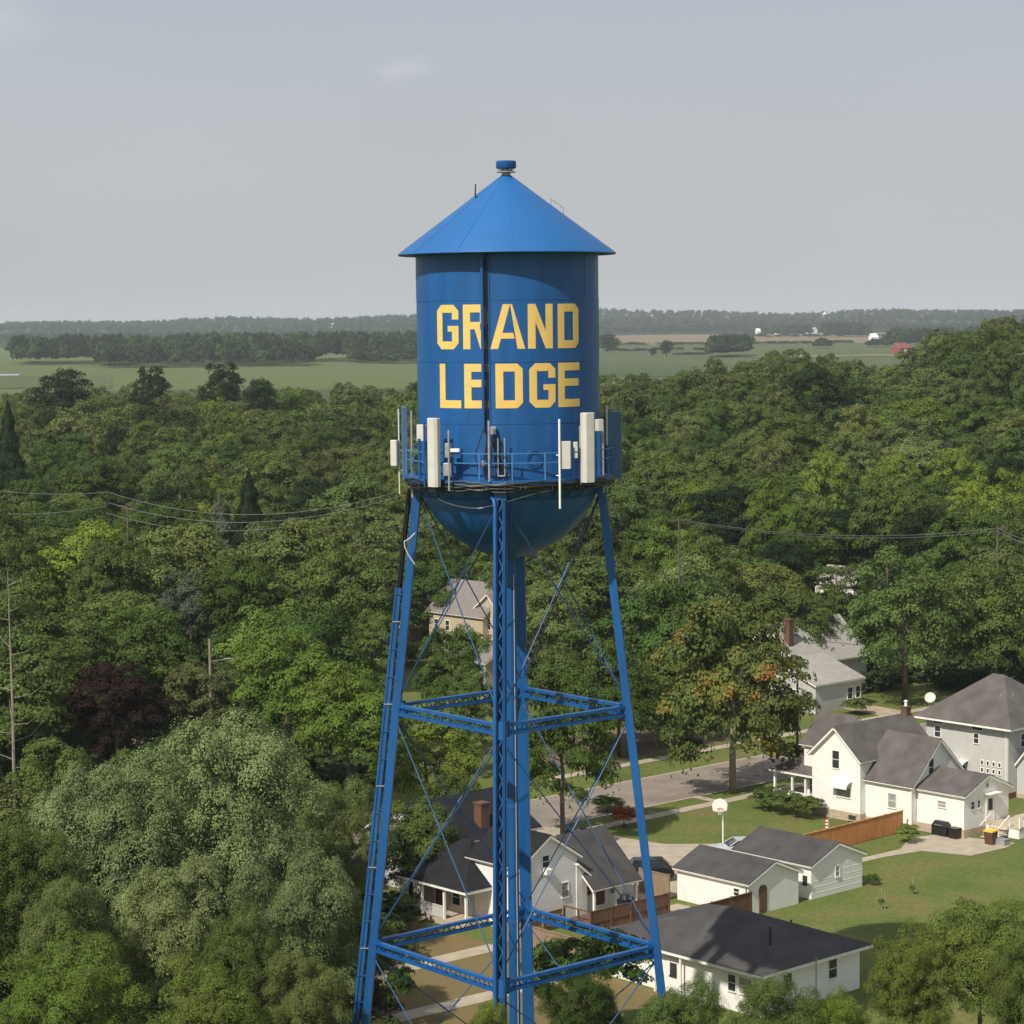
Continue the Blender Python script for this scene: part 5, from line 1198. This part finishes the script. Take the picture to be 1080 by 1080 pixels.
sk = N(nt, 'ShaderNodeTexSky'); sk.sky_type = 'NISHITA'; sk.sun_disc = False; sk.sun_elevation = SUN_EL; sk.sun_rotation = SUN_AZ; sk.air_density = 1.3; sk.dust_density = 4.5; sk.ozone_density = 1.0; sk.altitude = 300
# thin high overcast veil laid over the blue: mixed in by cloud noise on the sky direction
tc = N(nt, 'ShaderNodeTexCoord'); mp_ = N(nt, 'ShaderNodeMapping'); mp_.inputs['Scale'].default_value = (1, 1, 3); nt.links.new(tc.outputs['Generated'], mp_.inputs[0])
no = N(nt, 'ShaderNodeTexNoise'); no.inputs['Scale'].default_value = 2.2; no.inputs['Detail'].default_value = 5; nt.links.new(mp_.outputs[0], no.inputs['Vector'])
mr = N(nt, 'ShaderNodeMapRange'); mr.inputs['From Min'].default_value = .35; mr.inputs['From Max'].default_value = .7; mr.inputs['To Min'].default_value = .76; mr.inputs['To Max'].default_value = .94
nt.links.new(no.outputs['Fac'], mr.inputs['Value'])
mx = N(nt, 'ShaderNodeMix', data_type='RGBA'); nt.links.new(mr.outputs[0], mx.inputs[0]); nt.links.new(sk.outputs[0], mx.inputs[6]); sx = N(nt, 'ShaderNodeSeparateXYZ'); nt.links.new(tc.outputs['Generated'], sx.inputs[0]); vr = N(nt, 'ShaderNodeValToRGB'); nt.links.new(sx.outputs['Z'], vr.inputs[0]); ve = vr.color_ramp.elements
ve[0].position = 0; ve[0].color = (.64, .65, .665, 1); ve[1].position = .15; ve[1].color = (.465, .51, .585, 1)
vm = N(nt, 'ShaderNodeVectorMath', operation='SCALE'); vm.inputs['Scale'].default_value = 10; nt.links.new(vr.outputs[0], vm.inputs[0]); nt.links.new(vm.outputs[0], mx.inputs[7])
last = mx.outputs[2]
for (cpx, cpy, kx, ky, amt) in ((428, 70, 60, 170, .22), (4, 14, 34, 60, .2)):
    d_ = Vector(ray(cpx, cpy)).normalized(); mp2 = N(nt, 'ShaderNodeMapping'); mp2.inputs['Location'].default_value = (-d_.x*kx, -d_.y*kx, -d_.z*ky); mp2.inputs['Scale'].default_value = (kx, kx, ky)
    nt.links.new(tc.outputs['Generated'], mp2.inputs[0]); nz = N(nt, 'ShaderNodeTexNoise'); nz.inputs['Scale'].default_value = .9; nz.inputs['Detail'].default_value = 5
    nt.links.new(mp2.outputs[0], nz.inputs['Vector']); vl = N(nt, 'ShaderNodeVectorMath', operation='LENGTH'); nt.links.new(mp2.outputs[0], vl.inputs[0])
    sub = N(nt, 'ShaderNodeMath', operation='SUBTRACT'); nt.links.new(nz.outputs['Fac'], sub.inputs[0]); mu = N(nt, 'ShaderNodeMath', operation='MULTIPLY'); mu.inputs[1].default_value = .45
    nt.links.new(vl.outputs['Value'], mu.inputs[0]); nt.links.new(mu.outputs[0], sub.inputs[1]); m3 = N(nt, 'ShaderNodeMapRange'); m3.inputs['From Min'].default_value = .08; m3.inputs['From Max'].default_value = .5; m3.inputs['To Max'].default_value = amt
    nt.links.new(sub.outputs[0], m3.inputs['Value']); x2 = N(nt, 'ShaderNodeMix', data_type='RGBA'); nt.links.new(m3.outputs[0], x2.inputs[0]); nt.links.new(last, x2.inputs[6]); x2.inputs[7].default_value = (8, 8, 8.2, 1); last = x2.outputs[2]
nt.links.new(last, bg.inputs['Color']); bg.inputs['Strength'].default_value = .1
sc.view_settings.view_transform = 'Standard'; sc.view_settings.look = 'None'; sc.view_settings.exposure = 0; sc.view_settings.gamma = 1
cy = sc.cycles
try:
    cy.use_denoising = True; cy.denoiser = 'OPENIMAGEDENOISE'
except Exception as ex: print('denoise', ex)
cy.max_bounces = 6; cy.diffuse_bounces = 3; cy.glossy_bounces = 2; cy.transmission_bounces = 3; cy.volume_bounces = 1; cy.sample_clamp_indirect = 4
cy.use_adaptive_sampling = True; cy.adaptive_threshold = .02
